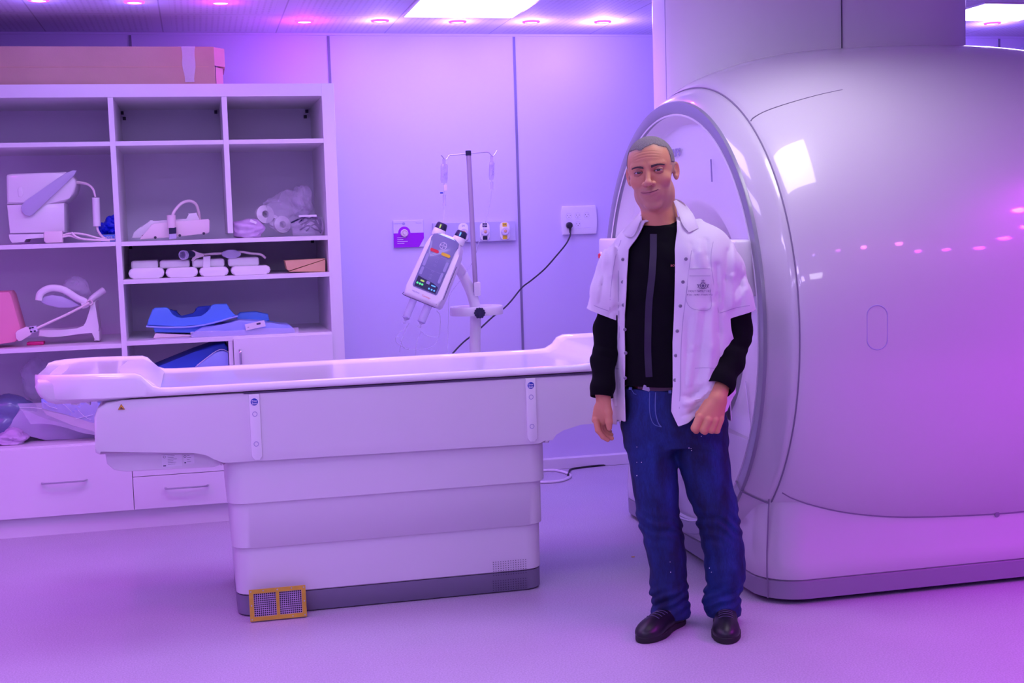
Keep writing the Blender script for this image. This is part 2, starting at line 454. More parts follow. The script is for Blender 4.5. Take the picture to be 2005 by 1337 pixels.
for (x, y, lb, c, w) in [(-1.1, 5.6, 'added unseen magenta downlight over the left end of the table', SPOT_MAGENTA, 14),  # left-hand magenta lamps are unseen, added to colour the floor
                         (-1.1, 4.4, 'added unseen magenta downlight over the floor left of the table', SPOT_MAGENTA, 32),
                         (-1.95, 4.9, 'added unseen magenta downlight over the floor, farthest left of all', SPOT_MAGENTA, 90),
                         (.55, 5.85, 'added unseen magenta downlight over the gap between bookcase and table', SPOT_MAGENTA, 14),  # unseen lamps behind the table, added for magenta light
                         (1.75, 6.0, 'added unseen magenta downlight over the gap behind the table head', SPOT_MAGENTA, 14),
                         (2.10, 2.03, 'pink downlight in front of the scanner, leftmost of the near row', SPOT_VIOLET, 3),
                         (2.60, 2.06, 'pink downlight in front of the scanner, second of the near row', SPOT_MAGENTA, 3),
                         (2.96, 2.06, 'pink downlight in front of the scanner, third of the near row', SPOT_PINK, 18),
                         (3.40, 2.06, 'pink downlight in front of the scanner, rightmost of the near row', SPOT_PINK, 18),
                         (3.79, 1.62, 'pink downlight in front of the scanner, left of the outer row', SPOT_PURPLE, 35),
                         (4.12, 1.62, 'pink downlight in front of the scanner, middle of the outer row', SPOT_PURPLE, 40),
                         (4.45, 1.62, 'pink downlight in front of the scanner, right of the outer row', SPOT_PURPLE, 100),
                         (4.43, 2.05, 'pink downlight at the right, nearest the outer row', SPOT_PURPLE, 110),
                         (4.38, 2.48, 'pink downlight at the right, between the rows and the scanner', SPOT_PURPLE, 110),
                         (4.05, 2.98, 'pink downlight at the right, second closest to the scanner flank', SPOT_PURPLE, 80),
                         (3.95, 3.42, 'pink downlight at the right, closest to the scanner flank', SPOT_PURPLE, 40)]:
    downlight(x, y, lb, c, w, size=2.6)

# ================================================================== BOOKCASE
BY, BB = 6.709, 7.40
BX0, BX1 = -1.75, .712
bk = thing('bookcase', 'white built-in bookcase with open compartments, drawers and a small door', 'bookcase', ((BX0+BX1)/2, 7.05, 0))
b = NB(); box(b, BX1-.063, BX1, BY, YB-.001, 0, 2.205, .0015); part('side_panel', b, M['white'], bk, smooth=False)
b = NB(); box(b, BX0, BX0+.063, BY, YB-.001, 0, 2.205, .0015); part('side_panel', b, M['white'], bk, smooth=False)
b = NB(); box(b, BX0+.063, BX1-.063, BY, YB-.001, 2.142, 2.205, .0015); part('top_panel', b, M['white'], bk, smooth=False)
b = NB(); box(b, BX0+.063, BX1-.063, BB, BB+.012, .1, 2.142); part('back_panel', b, M['white_violet'], bk, smooth=False)
D1, D2 = -.378, .165
for x0, z0, z1 in ((D1, .45, 2.142), (D2, 1.465, 2.142)):
    b = NB(); box(b, x0-.012, x0+.014, BY+.003, BB, z0, z1, .001); part('divider', b, M['white'], bk, smooth=False)
def shelf(x0, x1, zt, t=.022):
    b = NB(); box(b, x0, x1, BY+.001, BB, zt-t, zt, .001); part('shelf', b, M['white'], bk, smooth=False)
XI0, XI1 = BX0+.063, BX1-.063
shelf(XI0, D1-.012, 1.929); shelf(D1+.014, D2-.012, 1.929); shelf(D2+.014, XI1, 1.929)
SB = PY(0, 480, BY)[2]; SBR = PY(400, 468.5, BY)[2]
shelf(XI0, D1-.012, SB); shelf(D1+.014, XI1, SBR)
SC_ = PY(240, 548, BY)[2]; shelf(D1+.014, XI1, SC_)
SDL = PY(0, 684, BY)[2]; SDR = PY(250, 668.5, BY)[2]
shelf(XI0, D1-.012, SDL); shelf(D1+.014, XI1, SDR)
XN = PY(452, 680, BY)[0]
b = NB(); box(b, XN-.011, XN+.011, BY+.003, BB, .46, SDR-.022, .001); part('divider', b, M['white'], bk, smooth=False)
SE = .446+.005
shelf(XI0, XI1, SE)
b = NB(); box(b, XI0, XI1, BY+.018, YB-.05, 0, .098); part('plinth', b, M['white'], bk, smooth=False)
print('shelves', SB, SBR, SC_, SDL, SDR, XN)
def handle(bm, p0, p1, y, out=.03, r=.0045):
    p0, p1 = V3(p0), V3(p1)
    d = (p1-p0).normalized(); o = Vector((0, -out, 0))
    pts = [p0, p0+o*.75+d*.004, p0+o+d*.018, (p0+p1)/2+o*1.08, p1+o-d*.018, p1+o*.75-d*.004, p1]
    tube(bm, pts, r, 6, 3, flat=1.5)
def drawer(x0, x1, z0, z1, hx0=None, hx1=None, hz=None, name='drawer', vert=None):
    b = NB(); box(b, x0+.0015, x1-.0015, BY-.018, BY, z0+.0015, z1-.0015, .0012)
    d = part(name, b, M['white'], bk, smooth=False)
    if hx0 is not None:
        b = NB(); handle(b, (hx0, BY-.018, hz), (hx1, BY-.018, hz), 0)
        part('handle', b, M['chrome'], d)
    if vert:
        b = NB(); handle(b, (vert[0], BY-.018, vert[1]), (vert[0], BY-.018, vert[2]), 0)
        part('handle', b, M['chrome'], d)
    return d
xs = PY(262, 970, BY)[0]
h0 = PY(82, 946, BY-.03); h1 = PY(169, 940, BY-.03)
drawer(-1.14, xs, .1, SE-.006, h0[0], h1[0], h0[2])
drawer(XI0, -1.14, .1, SE-.006)
zg = PY(260, 933, BY)[2]
h0 = PY(324, 956, BY-.03); h1 = PY(407, 951, BY-.03)
drawer(xs, .32, .1, zg, h0[0], h1[0], h0[2])
drawer(xs, .32, zg, SE-.006)
drawer(.32, XI1, .1, SE-.006)
zd1 = PY(600, 655, BY)[2]
drawer(XN+.012, XI1+.002, SE+.004, zd1, name='cabinet_door', vert=(PY(470, 690, BY)[0], PY(470, 684, BY)[2]-.13, PY(470, 684, BY)[2]))
for (x, z) in ((D1+.02, 2.13), (D2-.03, 2.13), (XI1-.02, 2.13), (D1+.025, SBR-.03), (XI1-.02, SBR-.03), (XI1-.03, 2.10), (D1+.03, 2.10)):
    b = NB(); box(b, x-.008, x+.008, BB-.02, BB-.001, z-.012, z+.005); part('shelf_bracket', b, M['gap'], bk, smooth=False)

# ================================================================== SCANNER
YC, ZC = 5.33, 1.04
sc = thing('mri_scanner', 'large glossy white rounded magnetic resonance scanner with grey ring', 'scanner', (3.0, YC, 0))
body = [(2.075, 1.066, .985), (2.09, 1.074, 1.0), (2.13, 1.086, 1.025), (2.22, 1.104, 1.06), (2.36, 1.122, 1.10), (2.55, 1.136, 1.132), (2.8, 1.144, 1.15), (3.1, 1.146, 1.16), (3.4, 1.135, 1.155), (3.7, 1.10, 1.125), (3.9, 1.06, 1.08), (4.02, 1.01, 1.02), (4.08, .93, .95)]
def cr1(xs, ys, x):
    return float(np.interp(x, xs, ys))
def smooth_profile(P, k=5):
    return [(p.x, p.y, p.z) for p in smoothpts(P, k)]
BP = smooth_profile(body)
EXP = 2.06
N = 120
b = NB()
rings = [sell((YC, ZC), ry, rz, X, N, EXP) for X, ry, rz in BP]
rings.append(sell((YC, ZC), .5, .5, 4.1, N, EXP))
rings.insert(0, sell((YC, ZC), 1.045, .965, 2.085, N, EXP))
loft(b, rings, caps=False)
part('outer_shell', b, M['mri'], sc, angle=50)
# front flange from the seam to the grey ring
b = NB()
fl = [(2.088, 1.045, .965), (2.078, 1.059, .979), (2.07, 1.061, .98), (2.05, 1.042, .970), (2.022, 1.002, .950), (2.003, .966, .935), (1.997, .952, .926), (2.01, .945, .92)]
loft(b, [sell((YC, ZC), ry, rz, X, N, EXP) for X, ry, rz in fl], caps=False)
part('front_flange', b, M['mri'], sc, angle=60)
b = NB()
rg = [(2.012, .954, .928), (1.990, .953, .927), (1.985, .950, .924), (1.987, .905, .880), (1.992, .899, .874), (2.02, .893, .868)]
loft(b, [sell((YC, ZC), ry, rz, X, N, EXP) for X, ry, rz in rg], caps=False)
part('front_ring', b, M['ringgrey'], sc, angle=60)
b = NB()
lip = [(1.991, .8995, .8745), (1.986, .896, .871), (1.99, .891, .866)]
loft(b, [sell((YC, ZC), ry, rz, X, N, EXP) for X, ry, rz in lip], caps=False)
part('ring_edge', b, M['inkw'], sc, angle=60)
# face: shallow dish then funnel to the bore
b = NB()
fc = [(1.999, .900, .875), (2.05, .875, .850), (2.068, .855, .83), (2.072, .80, .775), (2.085, .66, .64), (2.10, .53, .52), (2.115, .505, .495), (2.15, .47, .46), (2.21, .41, .40), (2.29, .365, .36), (2.42, .35, .35), (3.9, .35, .35)]
fc2 = [(x, a, c) for x, a, c in fc]
loft(b, [sell((YC, ZC), ry, rz, X, N, EXP if X < 2.07 else 2.) for X, ry, rz in fc2], caps=False)
part('bore_face', b, M['mriface'], sc, angle=35)
b = NB(); loft(b, [sell((YC, ZC), ry, ry, X, 64, 2.) for X, ry in ((3.88, .36), (3.89, .30), (3.9, .001))], caps=False)
part('bore_end', b, M['mriface'], sc)
# base
def foot(g, z0, z1, bm, r=.16, top=None):
    x0, x1, y0, y1 = 2.02-g, 4.02+g, YC-.89-g, YC+.89+g
    # gently bowed front, rounded corners
    pts = []
    K = 10
    for i in range(K+1):
        t = math.pi+math.pi/2*i/K; pts.append((x0+r+r*math.cos(t), y0+r+r*math.sin(t)))
    for i in range(K+1):
        t = 1.5*math.pi+math.pi/2*i/K; pts.append((x1-r+r*math.cos(t), y0+r+r*math.sin(t)))
    for i in range(K+1):
        t = 0+math.pi/2*i/K; pts.append((x1-r+r*math.cos(t), y1-r+r*math.sin(t)))
    for i in range(K+1):
        t = math.pi/2+math.pi/2*i/K; pts.append((x0+r+r*math.cos(t), y1-r+r*math.sin(t)))
    n = len(pts)
    # bow of the front
    return pts
b = NB()
P0 = foot(0, 0, 0, b)
rings = []
for z, g in ((.095, -.004), (.10, 0), (.16, .001), (.24, -.004), (.32, -.012), (.40, -.020), (.50, -.03), (.60, -.04)):
    rings.append([(x, y, z) for x, y in foot(g, 0, 0, b)])
rings.append([(3.0+(x-3.0)*.5, YC+(y-YC)*.5, .66) for x, y, z in rings[-1]])
loft(b, rings)
part('base_cover', b, M['mri'], sc, angle=50)
b = NB(); loft(b, [[(x, y, z) for x, y in foot(g, 0, 0, b)] for z, g in ((.018, -.012), (.022, -.002), (.088, -.001), (.094, -.008), (.097, -.03))])
part('skirt', b, M['mriskirt'], sc, angle=50)
b = NB(); loft(b, [[(x, y, z) for x, y in foot(g, 0, 0, b)] for z, g in ((0, -.06), (.02, -.06))])
part('plinth', b, M['gap'], sc, angle=50)
# front lower apron under the ring, curved panel that joins face and base
# panel joints
def body_r(X):
    return cr1([p[0] for p in BP], [p[1] for p in BP], X), cr1([p[0] for p in BP], [p[2] for p in BP], X)
pts = []
for i in range(60):
    X = 2.09+i*(3.95-2.09)/59
    ry, rz = body_r(X)
    z = .35
    for _ in range(6):
        g = float(np.interp(z, [.10, .16, .24, .32, .40, .50, .6], [0, .001, -.004, -.012, -.020, -.03, -.04]))
        q = min(.999, (.89+g)/ry)
        z = ZC-rz*(1-q**EXP)**(1/EXP)
    pts.append((X, YC-(.89+g)-.0015, z))
b = NB(); tube(b, pts, .0026, 6, 1); part('panel_joint', b, M['joint'], sc)
b = NB(); tube(b, [(x, y, z) for X, ry, rz in [(2.0735, 1.0625, .9825)] for (x, y, z) in sell((YC, ZC), ry, rz, X, 160, EXP)], .003, 6, 1, closed=True)
part('panel_joint', b, M['joint'], sc)
b = NB()
cx, cyy, r_ = 2.02+.16, YC-.89+.16, .16
def corner(t, g, z):
    return (cx+(r_+g)*math.cos(t), cyy+(r_+g)*math.sin(t), z)
ta = math.radians(214)
tube(b, [corner(ta, -.009+g, z) for z, g in ((.02, .007), (.09, .008), (.10, .011), (.2, .009), (.3, -.0), (.40, -.01))], .003, 6, 1)
part('panel_joint', b, M['joint'], sc)
# joint across the flange from ring to corner, and the pale line on the face
b = NB()
aj = math.radians(-41.5)
def ringpt(ry, rz, X, a):
    s, q = math.sin(a), math.cos(a)
    return (X, YC-abs(q)**(2/EXP)*ry, ZC+math.copysign(abs(s)**(2/EXP), s)*rz)
tube(b, [ringpt(ry+.002, rz+.002, X-.002, aj) for X, ry, rz in ((1.986, .90, .875), (1.988, .95, .924), (2.0, .962, .933), (2.022, 1.002, .950), (2.05, 1.042, .97), (2.07, 1.061, .98))], .003, 6, 1)
part('panel_joint', b, M['joint'], sc)
b = NB()
tube(b, [ringpt(ry, rz, X-.003, a) for X, ry, rz, a in ((2.03, .885, .86, aj), (2.07, .84, .82, aj+.06), (2.078, .70, .68, aj+.20), (2.085, .6, .58, aj+.35))], .003, 6, 4)
part('panel_joint', b, M['inkw'], sc)
# upper shell joint
b = NB()
pts = []
for (px_, py_) in ((1470, 237), (1476, 230), (1500, 217), (1540, 203), (1600, 186), (1650, 175)):
    # march the ray onto the shell
    d = ray(px_, py_); d = d/np.linalg.norm(d)
    t = 3.0
    for _ in range(4000):
        p = CAM+d*t
        if 2.07 < p[0] < 4.0:
            ry, rz = body_r(p[0])
            if abs((p[1]-YC)/ry)**EXP+abs((p[2]-ZC)/rz)**EXP < 1.003: break
        t += .001
    pts.append(tuple(p))
tube(b, pts, lambda t: .003*(1-t*.8), 6, 4); part('panel_joint', b, M['joint'], sc)
def shell_hit(px_, py_, off=0.):
    d = ray(px_, py_); d = d/np.linalg.norm(d); t = 3.0
    while t < 9:
        p = CAM+d*t
        if 2.07 < p[0] < 4.05:
            ry, rz = body_r(p[0])
            if abs((p[1]-YC)/(ry+off))**EXP+abs((p[2]-ZC)/(rz+off))**EXP < 1: return p
        t += .001
    return p
# oval access cap on the flank
b = NB()
ov = [shell_hit(1717.5+20*math.copysign(abs(math.cos(a))**.7, math.cos(a)), 641+44*math.copysign(abs(math.sin(a))**1.0, math.sin(a)), .0) for a in [2*math.pi*i/40 for i in range(40)]]
ov = []
for i in range(44):
    a = 2*math.pi*i/44
    if math.sin(a) >= 0: c0, s0 = 1717.5+20*math.cos(a), 617.5-20*math.sin(a)
    else: c0, s0 = 1717.5+20*math.cos(a), 664.5-20*math.sin(a)
    ov.append(shell_hit(c0, s0))
tube(b, ov, .0022, 6, 1, closed=True); part('access_cap', b, M['inklilac'], sc)
b = NB(); p = PY(1952, 1007, YC-.885); disc(b, p, (0, -1, 0), .011, .003, 18); part('screw_cap', b, M['joint'], sc)
b = NB(); p = PX(1460, 1093, 2.022); disc(b, (2.024, p[1], p[2]), (-1, 0, 0), .012, .003, 18); part('yellow_marker', b, M['yellow'], sc)
# side control panels with red stop buttons
for s in (-1, 1):
    yy = YC+s*.70
    b = NB(); box(b, 1.925, 2.075, yy-.145, yy+.145, 1.175, 1.385, .012, 3)
    cpn = part('control_panel', b, M['plastic'], sc)
    yb = YC+s*.80
    b = NB(); disc(b, (1.926, yb, 1.30), (-1, 0, 0), .020, .008); part('button_collar', b, M['inkw'], cpn)
    b = NB(); disc(b, (1.919, yb, 1.30), (-1, 0, 0), .0125, .008); part('stop_button', b, M['red'], cpn)
# face lettering, slot, funnel mark
lp = PX(1334, 298, 2.068)
mtx = frame((2.066, lp[1]+.088, lp[2]), (0, -1, 0), (0, 0, 1))
b = NB(); text(b, 'PHILIPS', .050, mtx, .001, bold=.0005); part('lettering', b, M['inklilac'], sc, smooth=False)
sl0, sl1 = PX(1391, 312, 2.066), PX(1393, 356, 2.066)
b = NB(); tube(b, [(2.068, sl0[1], sl0[2]), (2.068, sl1[1], sl1[2])], .0035, 8, 1); part('slot', b, M['inklilac'], sc)

# service column up to the ceiling
def colring(g, z):
    return [(2.838+math.copysign(abs(math.cos(a))**(2/3), math.cos(a))*(.753+g), 5.70+math.copysign(abs(math.sin(a))**(2/3), math.sin(a))*(.30+g), z) for a in [2*math.pi*i/120 for i in range(120)]]
b = NB()
loft(b, [colring(0, 1.9), colring(0, CEIL-.03), colring(.01, CEIL-.02), colring(.03, CEIL-.001)])
col = part('service_column', b, M['mriface'], sc, angle=50)
xs_ = PY(1648, 50, 5.397)[0]
b = NB(); box(b, xs_-.0013, xs_+.0013, 5.392, 5.405, 1.9, CEIL-.03); part('column_joint', b, M['line'], col, smooth=False)
def colpt(xx):
    q = abs((xx-2.838)/.753)**3; return (xx, 5.70-.30*(1-q)**(1/3))
xl_ = PY(1290.5, 80, 5.55)[0]; q_ = colpt(max(2.09, min(xl_, 2.3)))
b = NB(); tube(b, [(q_[0], q_[1], 1.9), (q_[0], q_[1], CEIL-.05)], .002, 6, 1); part('column_joint', b, M['inklilac'], col)
b = NB(); loft(b, [colring(.04, CEIL-.0045), colring(.12, CEIL-.0045), colring(.13, CEIL-.0005)]); part('ceiling_collar', b, M['mriface'], col, angle=50)

# ================================================================== PATIENT TABLE
tb = thing('patient_table', 'long white telescopic patient table with raised ends beside the scanner', 'patient table', (.7, 5.3, 0))
TY0, TY1 = 4.93, 5.67
def cover(x0, x1, g, z0, z1, name='telescopic_cover', m='bench', taper=0.):
    b = NB()
    r = .07
    def rr(gg):
        return [(x, y) for x, y in rrect(x0-gg, x1+gg, 4.985-g-gg, 5.615+g+gg, r, 6)]
    loft(b, [[(x, y, z) for x, y in rr(q)] for z, q in ((z0+.002, -.03), (z0, -.004), (z0+.004, 0), (z1, taper))])
    return part(name, b, M[m], tb, angle=45)
cover(.082, 1.290, .000, .004, .082, 'grey_skirt', 'grey')
c1 = cover(.080, 1.292, .003, .085, .42)
cover(.072, 1.300, .013, .268, .50)
cover(.062, 1.312, .023, .442, .62)
# carriage
CT = .868
prof = [(-.40, .70), (-.40, .68), (-.385, .672), (-.05, .668), (.0, .655), (.03, .635), (.045, .60), (.055, .600), (.075, .622), (1.28, .612), (1.30, .60), (1.318, .598), (1.322, .615), (1.34, .640), (1.375, .658), (1.45, .664), (2.06, .664), (2.06, CT), (-.30, CT), (-.35, .862), (-.385, .842), (-.398, .81)]
b = NB(); prism(b, prof, 4.945, 5.655, 'Y', .012, 3); carriage = part('carriage', b, M['bench'], tb, angle=30)
prof = [(-.37, .675), (-.365, .63), (-.34, .605), (-.30, .596), (.02, .590), (.05, .60), (.05, .675)]
b = NB(); prism(b, prof, 4.985, 5.6, 'Y', .006, 2); under = part('underside_housing', b, M['bench'], tb, angle=30)
b = NB(); box(b, .14, 1.95, 4.9435, 5.6, CT-.003, CT+.004); part('joint', b, M['line'], tb, smooth=False)
# table top: shaped trough lofted along X
XS = [(-.605, .967), (-.60, .970), (-.55, .970), (-.24, .960), (-.215, .950), (-.19, .925), (-.165, .910), (-.14, .906), (.2, .908), (1.45, .905), (1.50, .908), (1.53, .93), (1.55, .962), (1.57, .968), (2.35, .965)]
def traysec(x, z, w, dep=.022, t=.05, bz=None):
    y0, y1 = 5.295-w, 5.295+w
    bz = z-t if bz is None else bz
    return [(x, y0+.004, z-.006), (x, y0+.010, z), (x, y0+.024, z), (x, y0+.034, z-.004), (x, y0+.05, z-dep*.8), (x, y0+.11, z-dep), (x, 5.295, z-dep*1.05), (x, y1-.11, z-dep), (x, y1-.05, z-dep*.8), (x, y1-.034, z-.004), (x, y1-.024, z), (x, y1-.010, z), (x, y1-.004, z-.006),
            (x, y1, z-.02), (x, y1-.002, bz+.006), (x, y1-.01, bz), (x, 5.295, bz), (x, y0+.01, bz), (x, y0+.002, bz+.006), (x, y0, z-.02)]
rows = []
for x, z, w, bz, dep in ((-.612, .955, .20, .93, .006), (-.606, .967, .24, .905, .008), (-.585, .971, .285, .885, .012), (-.55, .972, .318, .880, .02), (-.49, .972, .347, .878, .013), (-.42, .971, .361, .877, .013), (-.36, .970, .365, .876, .013), (-.245, .966, .366, .876, .013), (-.225, .958, .366, .876, .013), (-.205, .936, .366, .876, .016),
                        (-.185, .917, .366, .876, .013), (-.16, .908, .366, .876, .013), (-.12, .906, .366, .876, .013), (.3, .906, .366, .876, .013), (.9, .906, .366, .876, .013), (1.44, .906, .366, .876, .013), (1.495, .909, .366, .876, .013), (1.53, .928, .366, .876, .016), (1.552, .955, .366, .876, .016), (1.58, .967, .366, .876, .013), (1.9, .967, .366, .876, .013), (2.3, .967, .366, .876, .013)):
    rows.append(traysec(x, z, w, dep, bz=bz))
b = NB(); loft(b, rows); top = part('table_top', b, M['tray'], tb, angle=50)
# neck piece between tray and carriage at the raised end
prof = [(-.36, .880), (-.405, .84), (-.405, .74), (-.385, .70), (-.2, .70), (-.2, .880)]
b = NB(); prism(b, [(-.60, .93), (-.588, .90), (-.56, .872), (-.53, .862), (-.30, .866), (-.19, .872), (-.16, .90), (-.2, .935), (-.24, .955), (-.59, .955)], 4.97, 5.62, 'Y', .02, 3); part('headrest_shell', b, M['bench'], tb, angle=40)
# hanging bracket below the raised end
b = NB(); a = 4.97
hk = [PY(x, y, a) for x, y in ((136, 770), (176, 770), (176, 795), (168, 790), (160, 786), (153, 786), (156, 791), (150, 795), (137, 793))]
prism(b, [(p[0], p[2]) for p in hk], 4.99, 5.03, 'Y', .002, 1); part('bracket', b, M['bench'], tb, smooth=False)
# brake strips
for (xa, xb) in ((486, 509), (1028, 1048)):
    ya = 4.9445
    p0 = PY(xa, 766 if xa < 600 else 735, ya); p1 = PY(xb-(2 if xa > 600 else 4), 900 if xa < 600 else 864, ya)
    x0 = p0[0]; x1 = x0+.040; zb = p1[2]
    b = NB(); prism(b, [(x0, CT-.004), (x1, CT-.004), (x1+.001, zb+.014), (x1-.010, zb), (x0+.012, zb), (x0+.001, zb+.014)], 4.935, 4.95, 'Y', .003, 2)
    st = part('brake_strip', b, M['plastic'], tb, angle=30)
    xm = x0+.02
    b = NB(); disc(b, (xm, 4.935, CT-.033), (0, -1, 0), .0135, .0015); stk = part('sticker', b, M['sticker'], st)
    b = NB(); mt = frame((xm, 4.933, CT-.0295), (1, 0, 0), (0, 0, 1)); text(b, 'Free', .0105, mt, .0003, .0002)
    mt = frame((xm, 4.933, CT-.0385), (1, 0, 0), (0, 0, 1)); text(b, 'Scan', .0105, mt, .0003, .0002)
    part('sticker_print', b, M['inkw'], st, smooth=False)
    for zz in (CT-.079, zb+.062):
        b = NB(); tube(b, [(xm+.0085*math.cos(t), 4.9345, zz+.0085*math.sin(t)) for t in [2*math.pi*i/24 for i in range(24)]], .0011, 6, 1, closed=True)
        part('screw_cap', b, M['inklilac'], st)
# warning triangle and rating labels
c0 = PY(237.5, 797, 4.944)
b = NB(); prism(b, [(c0[0]-.0125, c0[2]-.009), (c0[0]+.0125, c0[2]-.009), (c0[0], c0[2]+.012)], 4.9425, 4.9455, 'Y'); wl = part('warning_label', b, M['orange'], tb, smooth=False)
b = NB(); tube(b, [(c0[0]-.0115, 4.942, c0[2]-.0082), (c0[0]+.0115, 4.942, c0[2]-.0082), (c0[0], 4.942, c0[2]+.0108)], .0008, 4, 1, closed=True)
tube(b, [(c0[0]-.003, 4.942, c0[2]), (c0[0]+.003, 4.942, c0[2]-.003)], .0016, 5, 1)
tube(b, [(c0[0]-.005, 4.942, c0[2]-.005), (c0[0]+.006, 4.942, c0[2]-.0055)], .0012, 5, 1)
part('warning_print', b, M['ink'], wl)
for (xa, ya, xb, yb, nl) in ((316, 890, 357, 912, 6), (359, 889, 381, 907, 4)):
    A_, B_ = PY(xa, ya, 4.984), PY(xb, yb, 4.984)
    zt, zb = A_[2], B_[2]
    b = NB(); box(b, A_[0], B_[0], 4.9825, 4.986, zb, zt-.002); lb = part('rating_label', b, M['label'], tb, smooth=False)
    b = NB(); w = B_[0]-A_[0]; hh = zt-zb
    for i in range(nl):
        z_ = zt-.006-hh*.8*i/nl
        box(b, A_[0]+w*.30, A_[0]+w*(.55+.3*random.random()), 4.9818, 4.983, z_-.0008, z_)
    box(b, A_[0]+w*.06, A_[0]+w*.20, 4.9818, 4.983, zb+.003, zb+.007)
    tube(b, [(A_[0]+w*.14+.004*math.cos(t), 4.982, zt-.009+.004*math.sin(t)) for t in [2*math.pi*i/12 for i in range(12)]], .0006, 4, 1, closed=True)
    part('label_print', b, M['ink'], lb, smooth=False)
# cooling holes
b = NB()
def holes(xa, ya, xb, yb, nx, nz, Y):
    A_, B_ = PY(xa, ya, Y), PY(xb, yb, Y)
    for i in range(nx):
        for j in range(nz):
            x = A_[0]+(B_[0]-A_[0])*i/(nx-1); z = A_[2]+(B_[2]-A_[2])*j/(nz-1)
            disc(b, (x, Y+.0015, z), (0, -1, 0), .0017, .002, 6)
holes(966, 1101, 1030, 1121, 14, 7, 4.9765)
part('cooling_holes', b, M['gap'], tb, smooth=False); b = NB()
holes(966, 1138, 1030, 1150, 14, 5, 4.9825)
part('cooling_holes', b, M['gap'], tb, smooth=False)

# ------------------------------------------------------------------ brass grille leaning on the table base
g0, g1 = PZ(490, 1200, 0), PZ(610, 1192, 0)
GW = .212; GH = PY(487, 1133, 4.93)[2]
gx0 = PY(489, 1196, 4.93)[0]
GX = gx0
gm = frame((GX, 4.915, .004), (1, -.0, 0), (0, .18, 1))
gr = thing('brass_filter_grille', 'yellow brass framed filter grille with square holes leaning on the table base', 'grille', (GX+GW/2, 4.92, 0))
GH = .118
b = NB()
fr = .016
for q in ((0, GW, 0, fr), (0, GW, GH-fr, GH), (0, fr, fr, GH-fr), (GW-fr, GW, fr, GH-fr), (GW/2-.006, GW/2+.006, fr, GH-fr)):
    box(b, q[0], q[1], q[2], q[3], -.004, .008, 0, 2, gm)
part('frame', b, M['brass'], gr, smooth=False)
for s in (0, 1):
    xa = fr+s*(GW/2-.006-fr+.012); wd = GW/2-.006-fr
    b = NB(); nx_, nz_ = 11, 11
    for i in range(nx_+1):
        x = xa+wd*i/nx_; box(b, x-.0009, x+.0009, fr, GH-fr, .001, .004, 0, 2, gm)
    for j in range(nz_+1):
        z = fr+(GH-2*fr)*j/nz_; box(b, xa, xa+wd, z-.0009, z+.0009, .001, .004, 0, 2, gm)
    part('mesh', b, M['lilacbag'], gr, smooth=False)
b = NB(); box(b, .006, GW-.006, .006, GH-.006, -.003, -.001, 0, 2, gm); part('backing', b, M['gap'], gr, smooth=False)
for (x, z) in ((.007, .007), (GW-.007, .007), (.007, GH-.007), (GW-.007, GH-.007), (GW/2, GH-.007), (GW/4, GH-.006), (GW*.75, GH-.006), (.007, GH/2), (GW-.007, GH/2), (GW*.75, .007)):
    b = NB(); c = gm @ Vector((x, z, .008)); disc(b, c, gm.to_3x3() @ Vector((0, 0, 1)), .0028, .0015, 10); part('screw', b, M['chrome'], gr)

# ================================================================== WALL FITTINGS
YW = YB
# purple sign panel with gas outlet
A_, B_ = PY(769, 432, YW), PY(830, 483, YW)
x0, x1, z1, z0 = A_[0], B_[0], A_[2], PY(771, 485, YW)[2]
sg = thing('gas_outlet_sign', 'white and purple wall sign plate around a single gas outlet', 'sign', ((x0+x1)/2, YW, z0))
b = NB(); box(b, x0, x1, YW-.012, YW, z0, z1, .002); part('plate', b, M['signtop'], sg, smooth=False)
zm = PY(771, 457, YW)[2]
cx = PY(791, 457, YW)[0]
b = NB(); prism(b, [(x0, z0), (x1-.03, z0), (x1, z0+.05), (x1, zm), (cx+.037, zm)]+[(cx+.035*math.cos(t), zm+.003+.035*math.sin(t)) for t in [math.pi*i/14 for i in range(15)]]+[(cx-.037, zm), (x0, zm)], YW-.0135, YW-.010, 'Y'); part('purple_field', b, M['sign'], sg, smooth=False)
b = NB(); lathe(b, [(.022, 0), (.022, .008), (.018, .012), (.016, .006), (.009, .006), (.008, .014), (.001, .014)], (cx, YW-.013, zm), (0, -1, 0), 28); part('outlet', b, M['cream'], sg)
b = NB(); disc(b, (cx-.002, YW-.012, zm+.054), (0, -1, 0), .0085, .002); 
text(b, 'Compressed', .010, frame((cx-.034, YW-.0125, zm+.056), (1, 0, 0), (0, 0, 1)), .0003); text(b, 'Vacuum', .011, frame((x1-.028, YW-.0125, zm+.056), (1, 0, 0), (0, 0, 1)), .0003)
part('printing', b, M['inklilac'], sg, smooth=False)
b = NB()
for i, w in enumerate((.05, .035, .06, .04)): box(b, x0+.02, x0+.02+w, YW-.0145, YW-.013, z0+.055-.011*i, z0+.058-.011*i)
part('small_print', b, M['inkw'], sg, smooth=False)
